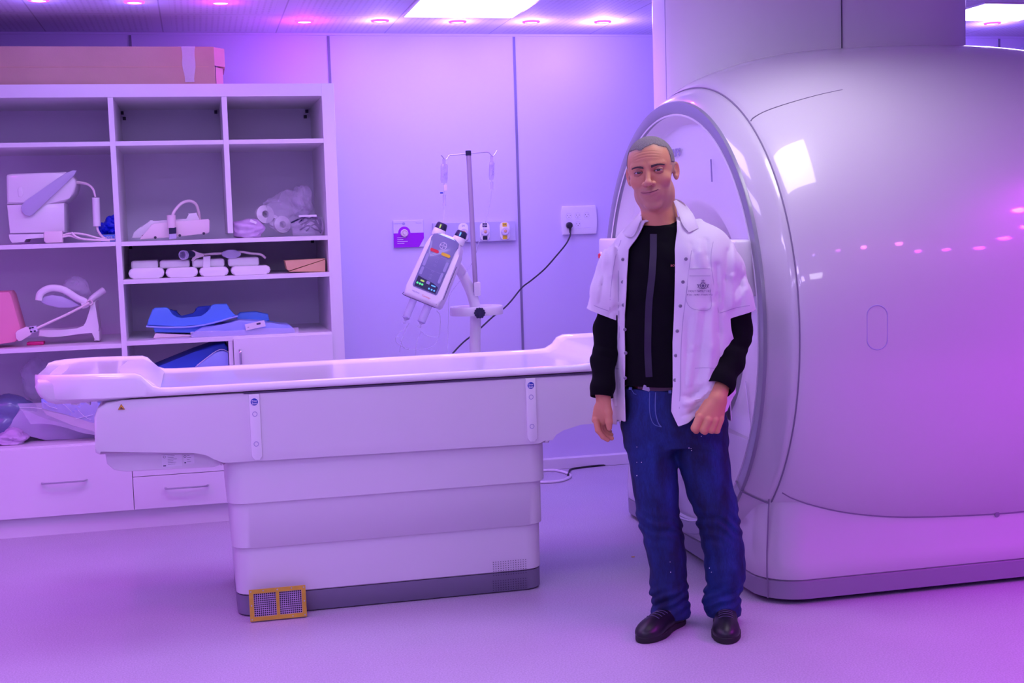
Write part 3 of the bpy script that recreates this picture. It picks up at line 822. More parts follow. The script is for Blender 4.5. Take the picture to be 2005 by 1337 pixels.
# gas rail with three outlets
A_, B_ = PY(846, 436, YW), PY(1007, 433, YW)
z0 = PY(1007, 471, YW)[2]; zt = PY(930, 434.5, YW)[2]
rl = thing('gas_outlet_rail', 'lilac wall rail with three round medical gas outlets behind the drip pole', 'gas outlet rail', ((A_[0]+B_[0])/2, YW, z0))
b = NB(); box(b, A_[0], B_[0], YW-.03, YW, z0, zt, .003); part('rail', b, M['lilac'], rl, smooth=False)
for px_, m_, tx in ((907, 'inklilac', 'O2'), (949, 'navy', 'VAC'), (988, 'yellow', 'AIR')):
    c = PY(px_, 453, YW-.03); zc = (z0+zt)/2
    b = NB(); prism(b, rrect(c[0]-.029, c[0]+.029, z0+.006, zt-.005, .024), YW-.036, YW-.029, 'Y', .002, 2); ou = part('outlet_plate', b, M['plastic'], rl)
    b = NB(); box(b, c[0]-.0135, c[0]+.0135, YW-.0375, YW-.036, zt-.032, zt-.009)
    if px_ > 920: box(b, c[0]-.0135, c[0]+.0135, YW-.0375, YW-.036, z0+.011, z0+.032)
    if px_ > 920: part('colour_tab', b, M[m_], ou, smooth=False)
    else: b.free()
    b = NB(); lathe(b, [(.024, 0), (.024, .012), (.020, .016), (.010, .016), (.009, .010), (.001, .010)], (c[0], YW-.036, zc), (0, -1, 0), 26); part('socket', b, M['signtop'], ou)
    b = NB(); lathe(b, [(.0095, 0), (.008, .004), (.001, .006)], (c[0], YW-.0505, zc), (0, -1, 0), 16); part('socket_core', b, M['wood'], ou)
    b = NB(); text(b, tx, .013, frame((c[0], YW-.0378, zt-.02), (1, 0, 0), (0, 0, 1)), .0003); part('marking', b, M['ink'] if px_ != 949 else M['inkw'], ou, smooth=False)
# power sockets
A_, B_ = PY(1097, 404, YW), PY(1166, 403, YW)
z1 = A_[2]; z0 = PY(1130, 459, YW)[2]
pw = thing('power_socket_plate', 'white wall plate with five power sockets and a black plug', 'socket plate', ((A_[0]+B_[0])/2, YW, z0))
xa, xb = A_[0]+.003, B_[0]
h = z1-z0
pl = []
for i in range(9):
    t = i/8; pl.append((xb+.006*math.sin(math.pi*t)-.004, z0+h*t))
for i in range(9):
    t = 1-i/8; pl.append((xa-.006*math.sin(math.pi*t)+.004, z0+h*t))
b = NB(); prism(b, pl, YW-.016, YW, 'Y', .006, 3); part('plate', b, M['plastic'], pw, angle=30)
for i, (px_, py_) in enumerate(((1114, 423), (1131.5, 422), (1149, 421), (1132, 439), (1115, 440), (1150, 438))):
    c = PY(px_, py_, YW-.017)
    b = NB()
    if i < 5:
        tube(b, [(c[0]+.017*math.cos(t), YW-.016, c[2]+.017*math.sin(t)) for t in [2*math.pi*k/24 for k in range(24)]], .0012, 5, 1, closed=True)
    box(b, c[0]-.02, c[0]+.02, YW-.017, YW-.0155, c[2]-.024, c[2]-.0225)
    so = part('socket', b, M['signtop'], pw)
    if i < 4:
        b = NB()
        for dx, dz in ((-.0085, .003), (.0085, .003), (0, -.008)): disc(b, (c[0]+dx, YW-.016, c[2]+dz), (0, -1, 0), .0022, .001, 8)
        part('pin_holes', b, M['ink'], so, smooth=False)
cp = PY(1115, 441, YW-.03)
pc = thing('power_cable', 'thin black power cable hanging from the wall plug down behind the table', 'cable', (cp[0], YW-.03, 1.0))
b = NB(); lathe(b, [(.017, 0), (.019, .004), (.0185, .022), (.013, .028), (.001, .029)], (cp[0], YW-.016, cp[2]), (0, -1, 0), 24)
tube(b, [(cp[0], YW-.032, cp[2]), (cp[0]+.003, YW-.033, cp[2]-.02), (cp[0]+.003, YW-.032, cp[2]-.045)], lambda t: .0095-.004*t, 10, 4); part('plug', b, M['black'], pc)
b = NB()
cpts = [PY(x, y, Y) for x, y, Y in ((1117, 452, 7.44), (1116, 462, 7.43), (1108, 478, 7.40), (1090, 500, 7.35), (1066, 527, 7.28), (1040, 549, 7.2), (1022, 563, 7.15), (1000, 590, 7.05), (985, 605, 6.98), (965, 620, 6.9), (940, 643, 6.8), (922, 658, 6.72), (905, 672, 6.66), (888, 690, 6.6), (868, 715, 6.5))]
tube(b, cpts, .0045, 8, 5); part('cord', b, M['black'], pc)
# pale coil of cable and black cable on the floor by the skirting
b = NB()
pp = [PZ(x, y, .008) for x, y in ((1000, 926), (1075, 920.5), (1095, 922), (1112, 927), (1117, 932), (1110, 937), (1098, 941), (1075, 943.5), (1000, 946))]
tube(b, pp, .008, 8, 6); o = part('floor_cable', b, M['cable']); tag(o, 'pale loop of cable lying on the floor behind the table', 'cable')
b = NB()
pp = [PZ(1112, 930, .024), PZ(1113.5, 926, .010), PZ(1116, 920, .006), PZ(1122, 917.5, .006), PZ(1135, 915.5, .006), PZ(1160, 912.5, .006), PZ(1195, 909, .006), PZ(1240, 905.5, .006), PZ(1290, 902.5, .006)]
tube(b, pp, .0055, 8, 6); o = part('floor_cable', b, M['black']); tag(o, 'dark thin cable running on the floor along the skirting', 'cable')
b = NB(); p = PZ(1239.5, 1089.5, .002); box(b, p[0]-.007, p[0]+.007, p[1]-.004, p[1]+.004, 0, .002); o = part('paper_scrap', b, M['brass'], smooth=False); tag(o, 'tiny brownish scrap lying on the floor left of the man', 'scrap')

# ================================================================== INJECTOR AND DRIP STAND
YJ = 6.4
st = thing('injector_stand', 'white column stand with curved arm, ring handle and steel drip pole', 'stand', (1.335, YJ, 0))
def Q(x, y, Y=YJ): return tuple(PY(x, y, Y))
b = NB()
tube(b, [(1.333, YJ, .12), (1.333, YJ, .8), Q(931, 640), Q(930.5, 606), Q(928, 590), Q(922, 570), Q(913, 551), Q(903, 532), Q(893, 519, YJ-.08), Q(882, 508, YJ-.13)], lambda t: .028-.002*t, 18, 6)
part('column', b, M['plastic'], st)
b = NB(); lathe(b, [(.04, .10), (.05, .10), (.06, .14), (.04, .17), (.028, .18)], (1.333, YJ, 0)); part('column_foot', b, M['plastic'], st)
for i in range(5):
    a = 2*math.pi*i/5+.3
    b = NB(); tube(b, [(1.333+.03*math.cos(a), YJ+.03*math.sin(a), .12), (1.333+.16*math.cos(a), YJ+.16*math.sin(a), .115), (1.333+.27*math.cos(a), YJ+.27*math.sin(a), .085)], lambda t: .022-.008*t, 10, 4)
    lg = part('leg', b, M['plastic'], st)
    b = NB(); lathe(b, [(.026, -.012), (.03, -.01), (.03, .01), (.026, .012)], (1.333+.26*math.cos(a), YJ+.26*math.sin(a), .0302), (math.sin(a), -math.cos(a), 0), 18); part('castor', b, M['black'], lg)
# ring handle
hc = Q(933, 609)
b = NB()
for i in range(1): pass
rings = []
for j in range(60):
    t = 2*math.pi*j/60
    c = Vector((hc[0]+.0+.125*math.cos(t), YJ-.0+.105*math.sin(t), hc[2]+.004))
    nrm = Vector((math.cos(t), math.sin(t), 0))
    rings.append([c+nrm*u+Vector((0, 0, v)) for u, v in ((.008, -.022), (.010, -.016), (.010, .016), (.006, .022), (-.006, .022), (-.010, .016), (-.010, -.016), (-.008, -.022))])
rings.append(rings[0]); loft(b, rings, caps=False); bmesh.ops.remove_doubles(b, verts=b.verts, dist=1e-5)
part('ring_handle', b, M['plastic'], st)
b = NB(); box(b, hc[0]-.035, hc[0]+.035, YJ-.11, YJ+.03, hc[2]-.018, hc[2]+.018, .008); part('handle_clamp', b, M['plastic'], st)
kc = Q(938.5, 612.5, YJ-.12)
b = NB()
pts = []
for j in range(48):
    t = 2*math.pi*j/48; r = .0255+.0035*math.cos(6*t); pts.append((kc[0]+r*math.cos(t), kc[2]+r*math.sin(t)))
prism(b, pts, kc[1]-.018, kc[1], 'Y', .004, 2); tube(b, [(kc[0], kc[1], kc[2]), (kc[0], kc[1]+.03, kc[2])], .008, 8, 1); part('clamp_knob', b, M['navy'], st)
# pole clamp & pole
b = NB(); c = Q(931, 565); box(b, c[0]-.016, c[0]+.018, YJ-.045, YJ-.0, c[2]-.035, c[2]+.035, .006); part('pole_clamp', b, M['plastic'], st)
b = NB(); tube(b, [Q(931.5, 572, YJ-.03), Q(917.5, 304, YJ-.03)], .0125, 16, 1); part('drip_pole', b, mat('matt_anodised_pole', (.50, .44, .55), .45, metal=.55), st)
b = NB(); c = Q(917, 300, YJ-.03); lathe(b, [(.0145, -.012), (.0145, .012), (.012, .014)], c, (0, 0, 1), 16); part('pole_cap', b, M['navy'], st)
b = NB(); hkY = YJ-.03
tube(b, [Q(x, y, hkY) for x, y in ((864, 303.5), (868, 309), (872, 312.5), (876, 310), (880, 304), (890, 303.5), (917, 301), (948, 298), (957, 298.5), (961, 303), (965, 305.5), (968, 303), (973, 295))], .0028, 8, 4)
part('hook_bar', b, M['chrome'], st)
# drip bags
def drip(xc, y0, y1, w, cham0, cham1, tubepts, label, tabx):
    Yb = hkY-.004
    t = thing('drip_bag', label, 'drip bag', Q(xc, y1, Yb), 'drip bags on the hook bar')
    b = NB()
    z1, z0 = Q(xc, y0, Yb)[2], Q(xc, y1, Yb)[2]; c = Q(xc, y0, Yb)[0]; cb = Q(xc-(1 if tabx else -0), y1, Yb)[0]
    rings = []
    for i in range(11):
        s = i/10; ww = w*(1-.25*max(0, (s-.75)/.25)**2)*(1-.2*max(0, (.1-s)/.1)); dp = .012*math.sin(math.pi*min(1, .12+s*.86))+.002
        cx_ = c+(cb-c)*s
        rings.append([(cx_+ww*math.cos(a), Yb+dp*math.sin(a)*(1+.15*math.sin(3*a+i)), z1+(z0-z1)*s) for a in [2*math.pi*j/20 for j in range(20)]])
    loft(b, rings); part('bag', b, M['fluid'], t)
    b = NB(); box(b, c-.008, c+.008, Yb-.001, Yb+.001, z1-.002, Q(xc, y0-10, Yb)[2]); part('hanging_tab', b, M['fluid'], t, smooth=False)
    b = NB()
    rnd = random.Random(int(xc))
    for i in range(9):
        zz = z1-(z1-z0)*(.12+.075*i); xx = c+rnd.uniform(-w*.7, w*.1); box(b, xx, xx+rnd.uniform(.006, w*.8), Yb-.0165, Yb-.0150, zz-.0022, zz)
    part('bag_print', b, M['inklilac'], t, smooth=False)
    b = NB(); p0, p1 = Q(xc, cham0, Yb), Q(xc, cham1, Yb); tube(b, [(cb, Yb, z0+.004), p0], .003, 6, 1)
    tube(b, [p0, p1], .0075, 12, 1); part('drip_chamber', b, M['clear2'], t)
    b = NB(); tube(b, [p1]+[Q(*q) for q in tubepts], .0014, 6, 5); part('drip_line', b, M['clear2'], t)
    return t
d1 = drip(869.5, 321, 358, .018, 381, 403, [(869, 415, hkY), (869, 440, 6.25)], 'clear drip bag hanging on the left hook, above the injector head', False)
b = NB(); c = Q(865, 377.5, hkY-.01); tube(b, [(c[0]-.008, c[1], c[2]), (c[0]+.006, c[1], c[2])], .004, 8, 1); part('roller_clamp', b, M['sticker'], d1)
b = NB(); c = Q(872, 366, hkY-.004); box(b, c[0]-.008, c[0]+.009, c[1]-.004, c[1]+.004, c[2]-.02, c[2]+.012, .003); part('port', b, M['cream'], d1)
d2 = drip(963, 316, 352, .013, 356, 371, [(959, 400, hkY), (952, 430, hkY), (944, 455, hkY), (936, 480, hkY), (929, 505, hkY), (915, 530, hkY), (898, 553, 6.3), (880, 580, 6.25), (878, 620, 6.25), (876, 690, 6.2)], 'clear drip bag hanging on the right hook, beside the pole', True)
# injector head
inj = thing('contrast_injector', 'white tilted contrast injector head with blue grey keypad and two knobs', 'injector', Q(840, 520, 6.2))
tl = math.radians(25)
up_ = Vector((math.sin(tl), 0, math.cos(tl)))
rt_ = Vector((math.cos(tl), 0, -math.sin(tl)))
yw = Matrix.Rotation(math.radians(-20), 3, up_)
ax = yw @ rt_
base_c = V3(PY(823, 590, 6.16))
IM = frame(base_c, ax, up_)       # local x right, y up along body, z towards the viewer
# outline in (x,y), extruded along z
ol = [(-.093, .012), (-.086, .0), (.086, .0), (.094, .012), (.094, .05), (.088, .27), (.080, .31), (.062, .335), (.03, .345), (-.03, .345), (-.062, .335), (-.080, .31), (-.088, .27), (-.093, .05)]
b = NB(); prism(b, ol, -.13, .0, 'Z', .022, 4, IM); part('housing', b, M['plastic'], inj, angle=35)
fo = [(-.060, .055), (.058, .055), (.062, .062), (.064, .20), (.062, .27), (.070, .305), (.066, .325), (.04, .338), (-.04, .338), (-.066, .325), (-.070, .305), (-.062, .27), (-.066, .20), (-.066, .062)]
b = NB(); prism(b, fo, -.004, .004, 'Z', .002, 2, IM); part('keypad_face', b, M['injface'], inj, angle=35)
b = NB(); prism(b, [(-.056, .060), (.054, .060), (.054, .092), (.03, .102), (0, .106), (-.03, .108), (-.056, .112)], .002, .0055, 'Z', 0, 1, IM); part('status_window', b, M['navy'], inj, smooth=False)
def pill(bm, x0, x1, y0, y1, r, za=.004, zb=.0075):
    prism(bm, rrect(x0, x1, y0, y1, r), za, zb, 'Z', 0, 1, IM)
b = NB(); pill(b, -.052, -.008, .243, .258, .0074); part('stop_key', b, M['red'], inj, smooth=False)
b = NB(); pill(b, .006, .052, .243, .258, .0074); part('light_key', b, M['yellow'], inj, smooth=False)
for k_, (x0, x1, y0, y1) in enumerate(((-.060, -.045, .165, .228), (-.058, -.044, .120, .160), (.044, .058, .172, .222), (.042, .055, .112, .166))):
    b = NB(); pill(b, x0, x1, y0, y1, .006, .003, .0055)
    part('side_key', b, M['injbtn'], inj, smooth=False)
b = NB()
for i, y in enumerate((.222, .205, .186, .155, .135, .122)):
    tube(b, [IM @ Vector((.0+.006*math.cos(a), y+.004*math.sin(a), .0045)) for a in [2*math.pi*j/10 for j in range(10)]], .0007, 4, 1, closed=True)
for (ya, yb) in ((.232, .236), (.163, .160)):
    tube(b, [IM @ Vector((-.042, ya, .0043)), IM @ Vector((.0, (ya+yb)/2-.004, .0043)), IM @ Vector((.042, yb, .0043))], .0007, 4, 1)
part('keypad_marks', b, M['injbtn'], inj, smooth=False)
b = NB()
for x in (-.047, -.034, -.022): disc(b, IM @ Vector((x, .078-.001*x, .0055)), IM.to_3x3() @ Vector((0, 0, 1)), .0048, .001, 10)
part('green_lamps', b, M['ledg'], inj, smooth=False)
b = NB(); pill(b, -.038, -.018, .091, .099, .0038, .0055, .007); part('lime_key', b, M['yg'], inj, smooth=False)
b = NB(); pill(b, -.008, .010, .090, .104, .002, .0055, .007); part('grey_key', b, M['injbtn'], inj, smooth=False)
b = NB()
for x in (.016, .030, .043): disc(b, IM @ Vector((x, .072, .0055)), IM.to_3x3() @ Vector((0, 0, 1)), .0042, .001, 10)
pill(b, .020, .042, .089, .094, .002, .0055, .0066)
part('blue_lamps', b, M['ledb'], inj, smooth=False)
b = NB(); cc = (.0, .287)
tube(b, [IM @ Vector((cc[0]+.0165*math.cos(a), cc[1]+.0165*math.sin(a), .0045)) for a in [2*math.pi*j/28 for j in range(28)]], .0011, 5, 1, closed=True)
for i, ch in enumerate('BAYER'):
    text(b, ch, .0095, IM @ Matrix.Translation((cc[0]+(i-2)*.0062, cc[1], .0045)), .0004)
    if i != 2: text(b, ch, .0085, IM @ Matrix.Translation((cc[0], cc[1]-(i-2)*.0065, .0045)), .0004)
part('emblem', b, M['inkw'], inj, smooth=False)
b = NB(); text(b, 'MEDRAD', .0095, IM @ Matrix.Translation((-.038, .034, .0006)), .0003); part('lettering', b, M['inklilac'], inj, smooth=False)
b = NB(); text(b, 'Centargo', .0115, IM @ Matrix.Translation((.018, .031, .0006)), .0003); part('lettering', b, M['inkred'], inj, smooth=False)
b = NB(); pts = [IM @ Vector((x, y, z)) for x, y, z in ((-.094, .012, -.01), (-.086, -.001, .001), (0, -.001, .001), (.080, -.001, .001))]
tube(b, pts, .0016, 6, 3)
tube(b, [IM @ Vector((.0945, .05, -.035)), IM @ Vector((.093, .12, -.03)), IM @ Vector((.0900, .22, -.045))], .0016, 6, 3); part('joint', b, M['ink'], inj)
b = NB(); prism(b, [(-.03, .338), (.03, .338), (.045, .332), (-.045, .332)], -.02, .0045, 'Z', 0, 1, IM); part('glow_strip', b, M['ledw'], inj, smooth=False)
for s, lm in ((-1, 'yg'), (1, 'ledb')):
    kc = IM @ Vector((s*.052, .335, -.035))
    b = NB(); lathe(b, [(.030, -.012), (.032, .0), (.031, .018), (.028, .024)], kc, up_, 24); kb = part('knob_collar', b, M['plastic'], inj)
    b = NB(); lathe(b, [(.0285, .022), (.029, .026), (.026, .050), (.021, .055), (.001, .056)], kc, up_, 24); part('knob', b, M['navy'], kb)
    b = NB(); c = kc+up_*.036+(IM.to_3x3() @ Vector((0, 0, 1)))*.0265; mm_ = frame(c, ax, up_)
    box(b, -.003, .003, -.009, .009, -.002, .003, 0, 2, mm_); part('knob_mark', b, M[lm], kb, smooth=False)
# bracket joint to arm
b = NB(); tube(b, [IM @ Vector((.05, .18, -.12)), Q(882, 508, YJ-.13)], .032, 14, 1); part('arm_joint', b, M['plastic'], inj)
# syringes
for s, L_, tw in ((-.042, .095, .018), (.035, .085, .020)):
    c = IM @ Vector((s, -.002, -.045))
    b = NB(); lathe(b, [(tw, 0), (tw, -L_), (tw*.9, -L_-.004), (.006, -L_-.012), (.006, -L_-.02), (.0085, -L_-.022), (.0085, -L_-.03), (.002, -L_-.032)], c, up_, 24)
    sy = part('syringe', b, M['clear2'], inj)
    b = NB(); lathe(b, [(tw*1.02, -L_+.002), (tw*1.02, -L_-.002), (tw*.9, -L_-.0045)], c, up_, 24); part('syringe_rim', b, M['inklilac'], sy)
b = NB()
def Tb(*pp): tube(b, [PY(x, y, 6.2) for x, y in pp], .0016, 6, 6)
Tb((800, 635), (790, 645), (778, 655), (775, 668), (785, 677), (805, 683), (830, 684), (850, 676), (860, 655), (862, 620), (855, 608))
Tb((823, 650), (818, 665), (814, 685), (812, 710))
Tb((801, 632), (795, 645), (787, 665), (782, 690))
Tb((775, 660), (782, 662), (790, 680), (800, 684))
Tb((823, 648), (840, 658), (858, 660))
part('tubing', b, M['clear2'], inj)

# ================================================================== SHELF CONTENTS
# cardboard box on top of the bookcase
zt = 2.205
cbx = thing('cardboard_box', 'long brown cardboard box with clear tape, lying on top of the bookcase', 'box', (-.7, 6.95, zt))
H = PY(300, 91, 6.73)[2]-zt
xr_ = PY(420, 120, 6.73)[0]
b = NB(); box(b, -1.55, xr_, 6.73, 7.10, zt, zt+H, .003)
part('carton', b, M['card'], cbx, smooth=False)
b = NB()
prism(b, [(xr_-.002, 6.732), (xr_+.052, 6.80), (xr_+.048, 6.804), (xr_-.004, 6.738)], zt+H*.50, zt+H*.99, 'Z')
prism(b, [(xr_-.002, 6.734), (xr_+.04, 6.82), (xr_+.036, 6.825), (xr_-.004, 6.74)], zt, zt+H*.47, 'Z')
box(b, xr_+.0, xr_+.05, 6.80, 7.08, zt+H*.47, zt+H*.52)
part('end_flaps', b, M['cardin'], cbx, smooth=False)
b = NB(); box(b, xr_+.001, xr_+.004, 6.74, 7.09, zt+.003, zt+H-.003); part('box_inside', b, M['gap'], cbx, smooth=False)
b = NB(); xa = PY(354, 90, 6.73)[0]; xb_ = PY(382, 90, 6.73)[0]
sheet(b, [(xa, 6.727, zt+H), (xb_, 6.727, zt+H), (xb_-.01, 6.727, zt+.01), (xa+.01, 6.727, zt+.01)], 10, 24, lambda u, v: (.003*math.sin(9*v+3*u), -.0015*abs(math.sin(23*v+8*u))-.0005, 0)); part('tape', b, M['tape'], cbx)
b = NB(); z_ = zt+H*.46; box(b, -1.55, xr_-.03, 6.729, 6.7305, z_, z_+.0015); part('crease', b, M['wood'], cbx, smooth=False)

def pxprism(pts, Y0, Y1, m, parent, name, bev=.004, seg=2, angle=35, zmin=None):
    P = [PY(x, y, Y0) for x, y in pts]
    b = NB(); prism(b, [(p[0], p[2] if zmin is None else max(zmin, p[2])) for p in P], Y0, Y1, 'Y', bev, seg)
    return part(name, b, m, parent, angle=angle)
# 1 upper left: white boxy head coil with strap
Yc = 6.80
c0 = PY(70, 470, Yc)
hc1 = thing('head_coil', 'boxy white head coil with grey strap on the upper left shelf', 'head coil', (c0[0], Yc+.12, SB))
pxprism([(12, 345), (14, 342), (22, 340), (100, 338), (128, 336), (140, 342), (148, 352), (149, 362), (145, 378), (136, 388), (126, 396), (92, 399), (13, 400)], Yc, Yc+.26, M['plastic'], hc1, 'lid', .012, 3)
pxprism([(13, 401), (126, 397), (127, 455), (19, 457)], Yc+.004, Yc+.25, M['plastic'], hc1, 'lower_shell', .008, 2)
s_ = [(136, 340), (148, 332), (150, 335), (146, 340)]
pxprism([(128, 339), (142, 333), (150, 334), (146, 342), (138, 350), (104, 382), (72, 412), (66, 419), (58, 423), (49, 421), (43, 415), (41, 407), (43, 400), (50, 393), (80, 372), (110, 351)], Yc-.022, Yc-.002, M['lilac'], hc1, 'strap', .004, 2)
pxprism([(34, 371), (38, 365), (44, 366), (47, 378), (43, 386), (36, 385)], Yc-.004, Yc+.01, M['plastic'], hc1, 'catch', .004, 2)
pxprism([(17, 459), (120, 457), (120, 464), (50, 467), (48, 474), (24, 476), (18, 468)], Yc-.01, Yc+.2, M['plastic'], hc1, 'tray', .003, 2, zmin=SB+.001)
pxprism([(85, 457), (88, 453), (122, 452), (123, 475), (90, 476), (86, 472)], Yc-.07, Yc-.02, M['cream'], hc1, 'connector', .006, 3, zmin=SB+.001)
b = NB()
tube(b, [PY(*q) for q in ((149, 357, Yc+.05), (160, 358, Yc+.04), (172, 361, Yc+.02), (182, 370, Yc), (187, 386, Yc-.01))], lambda t: .008-.0035*t, 8, 5)
tube(b, [PY(*q) for q in ((190, 442, Yc-.01), (192, 452, Yc-.02), (200, 463, Yc-.03), (208, 468, Yc-.03))], .006, 8, 5)
part('lead', b, M['cream'], hc1)
b = NB(); a1, a2 = PY(187.5, 387, Yc-.01), PY(190, 443, Yc-.01); tube(b, [a1, a2], .0185, 16, 1); part('lead_box', b, M['plastic'], hc1)
b = NB()
for k_, pts in enumerate((((122, 462), (140, 458), (165, 460), (190, 467), (205, 469)), ((122, 465), (138, 463), (155, 468), (185, 471), (225, 470)), ((140, 456), (150, 465), (170, 470), (215, 472)))):
    tube(b, [np.array(PY(x, y, Yc-.05-.012*k_))+np.array([0, 0, .003]) for x, y in pts], .005, 8, 5)
part('cable_bundle', b, M['cream'], hc1)
# blue glove bundle and blue packet
t_ = PY(218, 464, 6.85)
pk = thing('blue_packet', 'flat blue packet with white lettering under the dark blue gloves', 'packet', (t_[0], 6.86, SB))
b = NB(); a1, a2 = PY(196, 458, 6.80), PY(230, 471, 6.80); box(b, a1[0], -.393, 6.80, 7.0, SB, a1[2]-.004, .006, 2); part('pouch', b, M['blue'], pk)
b = NB(); text(b, 'SUPER SA', .019, frame((a1[0]+.047, 6.799, (a1[2]+SB)/2-.001), (1, 0, 0), (0, 0, 1)), .0004); part('lettering', b, M['inkw'], pk, smooth=False)
b = NB()
gz = a1[2]
for i, (x, y, rr_) in enumerate(((206, 447, .028), (216, 440, .034), (222, 430, .022), (200, 454, .02), (224, 450, .026))):
    p = PY(x, y, 6.88); blob(b, p, (rr_, .05, rr_), .5, 7, 3, i+3)
for v in b.verts:
    v.co.z = max(v.co.z, a1[2]-.003); v.co.x = min(v.co.x, -.392)
o = part('glove_bundle', b, M['deep']); tag(o, 'crumpled dark blue glove bundle on a blue packet beside the shelf divider', 'gloves')
# 2 middle: white coil with looped handle cable
Yc = 6.84; zs_ = SBR
c2 = thing('base_coil', 'low white coil with looped cable on the middle upper shelf', 'coil', (PY(340, 460, Yc)[0], Yc+.1, zs_))
pxprism([(274, 469), (277, 461), (286, 457), (292, 447), (296, 440), (301, 437.5), (340, 434), (408, 428.5), (411, 432), (410, 454), (406, 457), (340, 464)], Yc, Yc+.22, M['cream'], c2, 'body', .005, 2, zmin=zs_+.001)
pxprism([(258, 466), (262, 455), (275, 444), (292, 436), (292, 431), (300, 431), (301, 434), (366, 430), (368, 418), (386, 416), (388, 429), (392, 428), (392, 434), (300, 440), (290, 455), (275, 466)], Yc+.06, Yc+.23, M['plastic'], c2, 'rear_tray', .004, 2, zmin=zs_+.001)
b = NB(); tube(b, [PY(x, y, Yc-.015+dy) for x, y, dy in ((338, 421, 0), (341, 414, 0), (349, 404, .01), (359, 396, .02), (372, 393.5, .04), (383, 399, .06), (388, 411, .08), (391, 430, .10))], lambda t: .0075, 10, 6); part('lead', b, M['cream'], c2)
b = NB(); p1, p2 = PY(335, 421, Yc-.02), PY(336, 446, Yc-.02); tube(b, [p1, ((p1[0]+p2[0])/2, Yc-.02, (p1[2]+p2[2])/2), p2], lambda t: .022-.002*t, 14, 3); part('plug_body', b, M['cream'], c2)
pxprism([(331, 446), (345, 445), (345, 457), (331, 458)], Yc-.035, Yc-.005, M['navy'], c2, 'plug_band', .002, 1)
pxprism([(331, 458), (345, 457), (346, 467), (331, 469)], Yc-.034, Yc-.006, M['lilac'], c2, 'plug_tip', .002, 1, zmin=zs_+.001)
b = NB()
for x, y in ((304, 465), (352, 461), (399, 457)):
    p = PY(x, y, Yc-.001); disc(b, p, (0, -1, 0), .007, .002, 10)
part('vents', b, M['gap'], c2, smooth=False)
# 3 right: bags
p = PY(480, 445, 6.86)
b = NB(); blob(b, (p[0], 6.86, zs_+.045), (.085, .07, .052), .28, 6, 4, 11, flatz=zs_+.001)
for v in b.verts: v.co.x = max(v.co.x, .184)
lb = part('plastic_bag', b, M['lilacbag']); tag(lb, 'lilac crumpled plastic bag with a small white label, on the right upper shelf', 'bag')
b = NB(); q = PY(496, 434, 6.785); box(b, -.017, .017, -.001, .001, -.006, .006, 0, 2, Matrix.Translation(V3(q)) @ Matrix.Rotation(.45, 4, 'Y')); part('label_tag', b, M['inkw'], lb, smooth=False)
bg = thing('clear_bag', 'large clear polythene bag holding pale round coils on the right upper shelf', 'bag', (PY(555, 450, 6.95)[0], 6.97, zs_))
b = NB()
for i, (x, y, rx, rz) in enumerate(((560, 415, .105, .095), (590, 395, .055, .075))):
    p = PY(x, y, 6.97); blob(b, (p[0], 6.97, max(p[2], zs_+rz*.7)), (rx, .09, rz), .35, 7, 4, 30+i, flatz=zs_+.001)
part('film', b, M['clear'], bg)
for i, (x, y, r_) in enumerate(((518, 420, .048), (552, 440, .045), (535, 432, .03))):
    p = PY(x, y, 6.93); b = NB(); lathe(b, [(r_*.35, -.018), (r_, -.014), (r_, .014), (r_*.4, .018), (r_*.35, 0), (r_*.35, -.018)], (p[0], 6.95+.01*i, max(p[2], zs_+r_+.002)), (.35, -1, .15), 28); part('round_coil', b, M['mriface'], bg)
cb = thing('cable_bag', 'small clear bag of dark cables at the right end of the upper shelf', 'bag', (PY(610, 450, 6.85)[0], 6.85, zs_))
b = NB()
rnd = random.Random(5)
for i in range(9):
    xa, ya = rnd.uniform(566, 600), rnd.uniform(436, 455)
    pts = [PY(xa, ya, 6.84), PY(xa+16, ya-12+rnd.uniform(-4, 6), 6.86), PY(xa+30, ya-6+rnd.uniform(-6, 6), 6.85), PY(628, rnd.uniform(440, 457), 6.85)]
    for q in pts: q[2] = max(q[2], zs_+.008); q[0] = min(q[0], .638)
    tube(b, pts, .0042, 6, 5)
part('cables', b, M['navy'], cb)
b = NB(); p = PY(606, 446, 6.87); blob(b, (p[0]-.004, 6.87, zs_+.045), (.075, .06, .055), .3, 7, 4, 51, flatz=zs_+.001)
for v in b.verts: v.co.x = min(v.co.x, .643)
part('film', b, M['clear'], cb)
b = NB(); p = PY(601, 423, 6.8); box(b, p[0]-.04, p[0]+.05, 6.8, 6.83, p[2]-.004, p[2]+.006); part('white_bar', b, M['inkw'], cb, smooth=False)
# 4 shelf C: white segmented coil and lead
zc_ = SC_
cc_ = thing('body_coil', 'long white coil of four padded segments on the narrow shelf', 'coil', (PY(390, 540, 6.8)[0], 6.9, zc_))
for (xa, xb, yt, yb) in ((251, 322, 526, 544), (324, 388, 525, 542), (390, 448, 524, 540), (452, 530, 522, 538)):
    A1, A2 = PY(xa, yt, 6.76), PY(xb, yb, 6.76)
    b = NB(); z0_ = zc_+.001; z1_ = A1[2]; r_ = (z1_-z0_)/2*.95
    prism(b, rrect(A1[0], A2[0], z0_, z1_, r_), 6.76, 6.93, 'Y', .01, 3); part('segment', b, M['plastic'], cc_, angle=50)
for (xa, xb, yt, yb) in ((256, 310, 511, 526), (312, 372, 510, 524), (376, 440, 508, 522), (446, 508, 505, 520)):
    A1, A2 = PY(xa, yt, 6.82), PY(xb, yb, 6.82)
    b = NB(); box(b, A1[0], A2[0], 6.82, 7.1, A2[2], A1[2], .012, 3); part('upper_pad', b, M['plastic'], cc_, angle=50)
pxprism([(398, 502), (412, 501), (412, 526), (397, 526)], 6.80, 6.812, M['plastic'], cc_, 'strap', .002, 1)
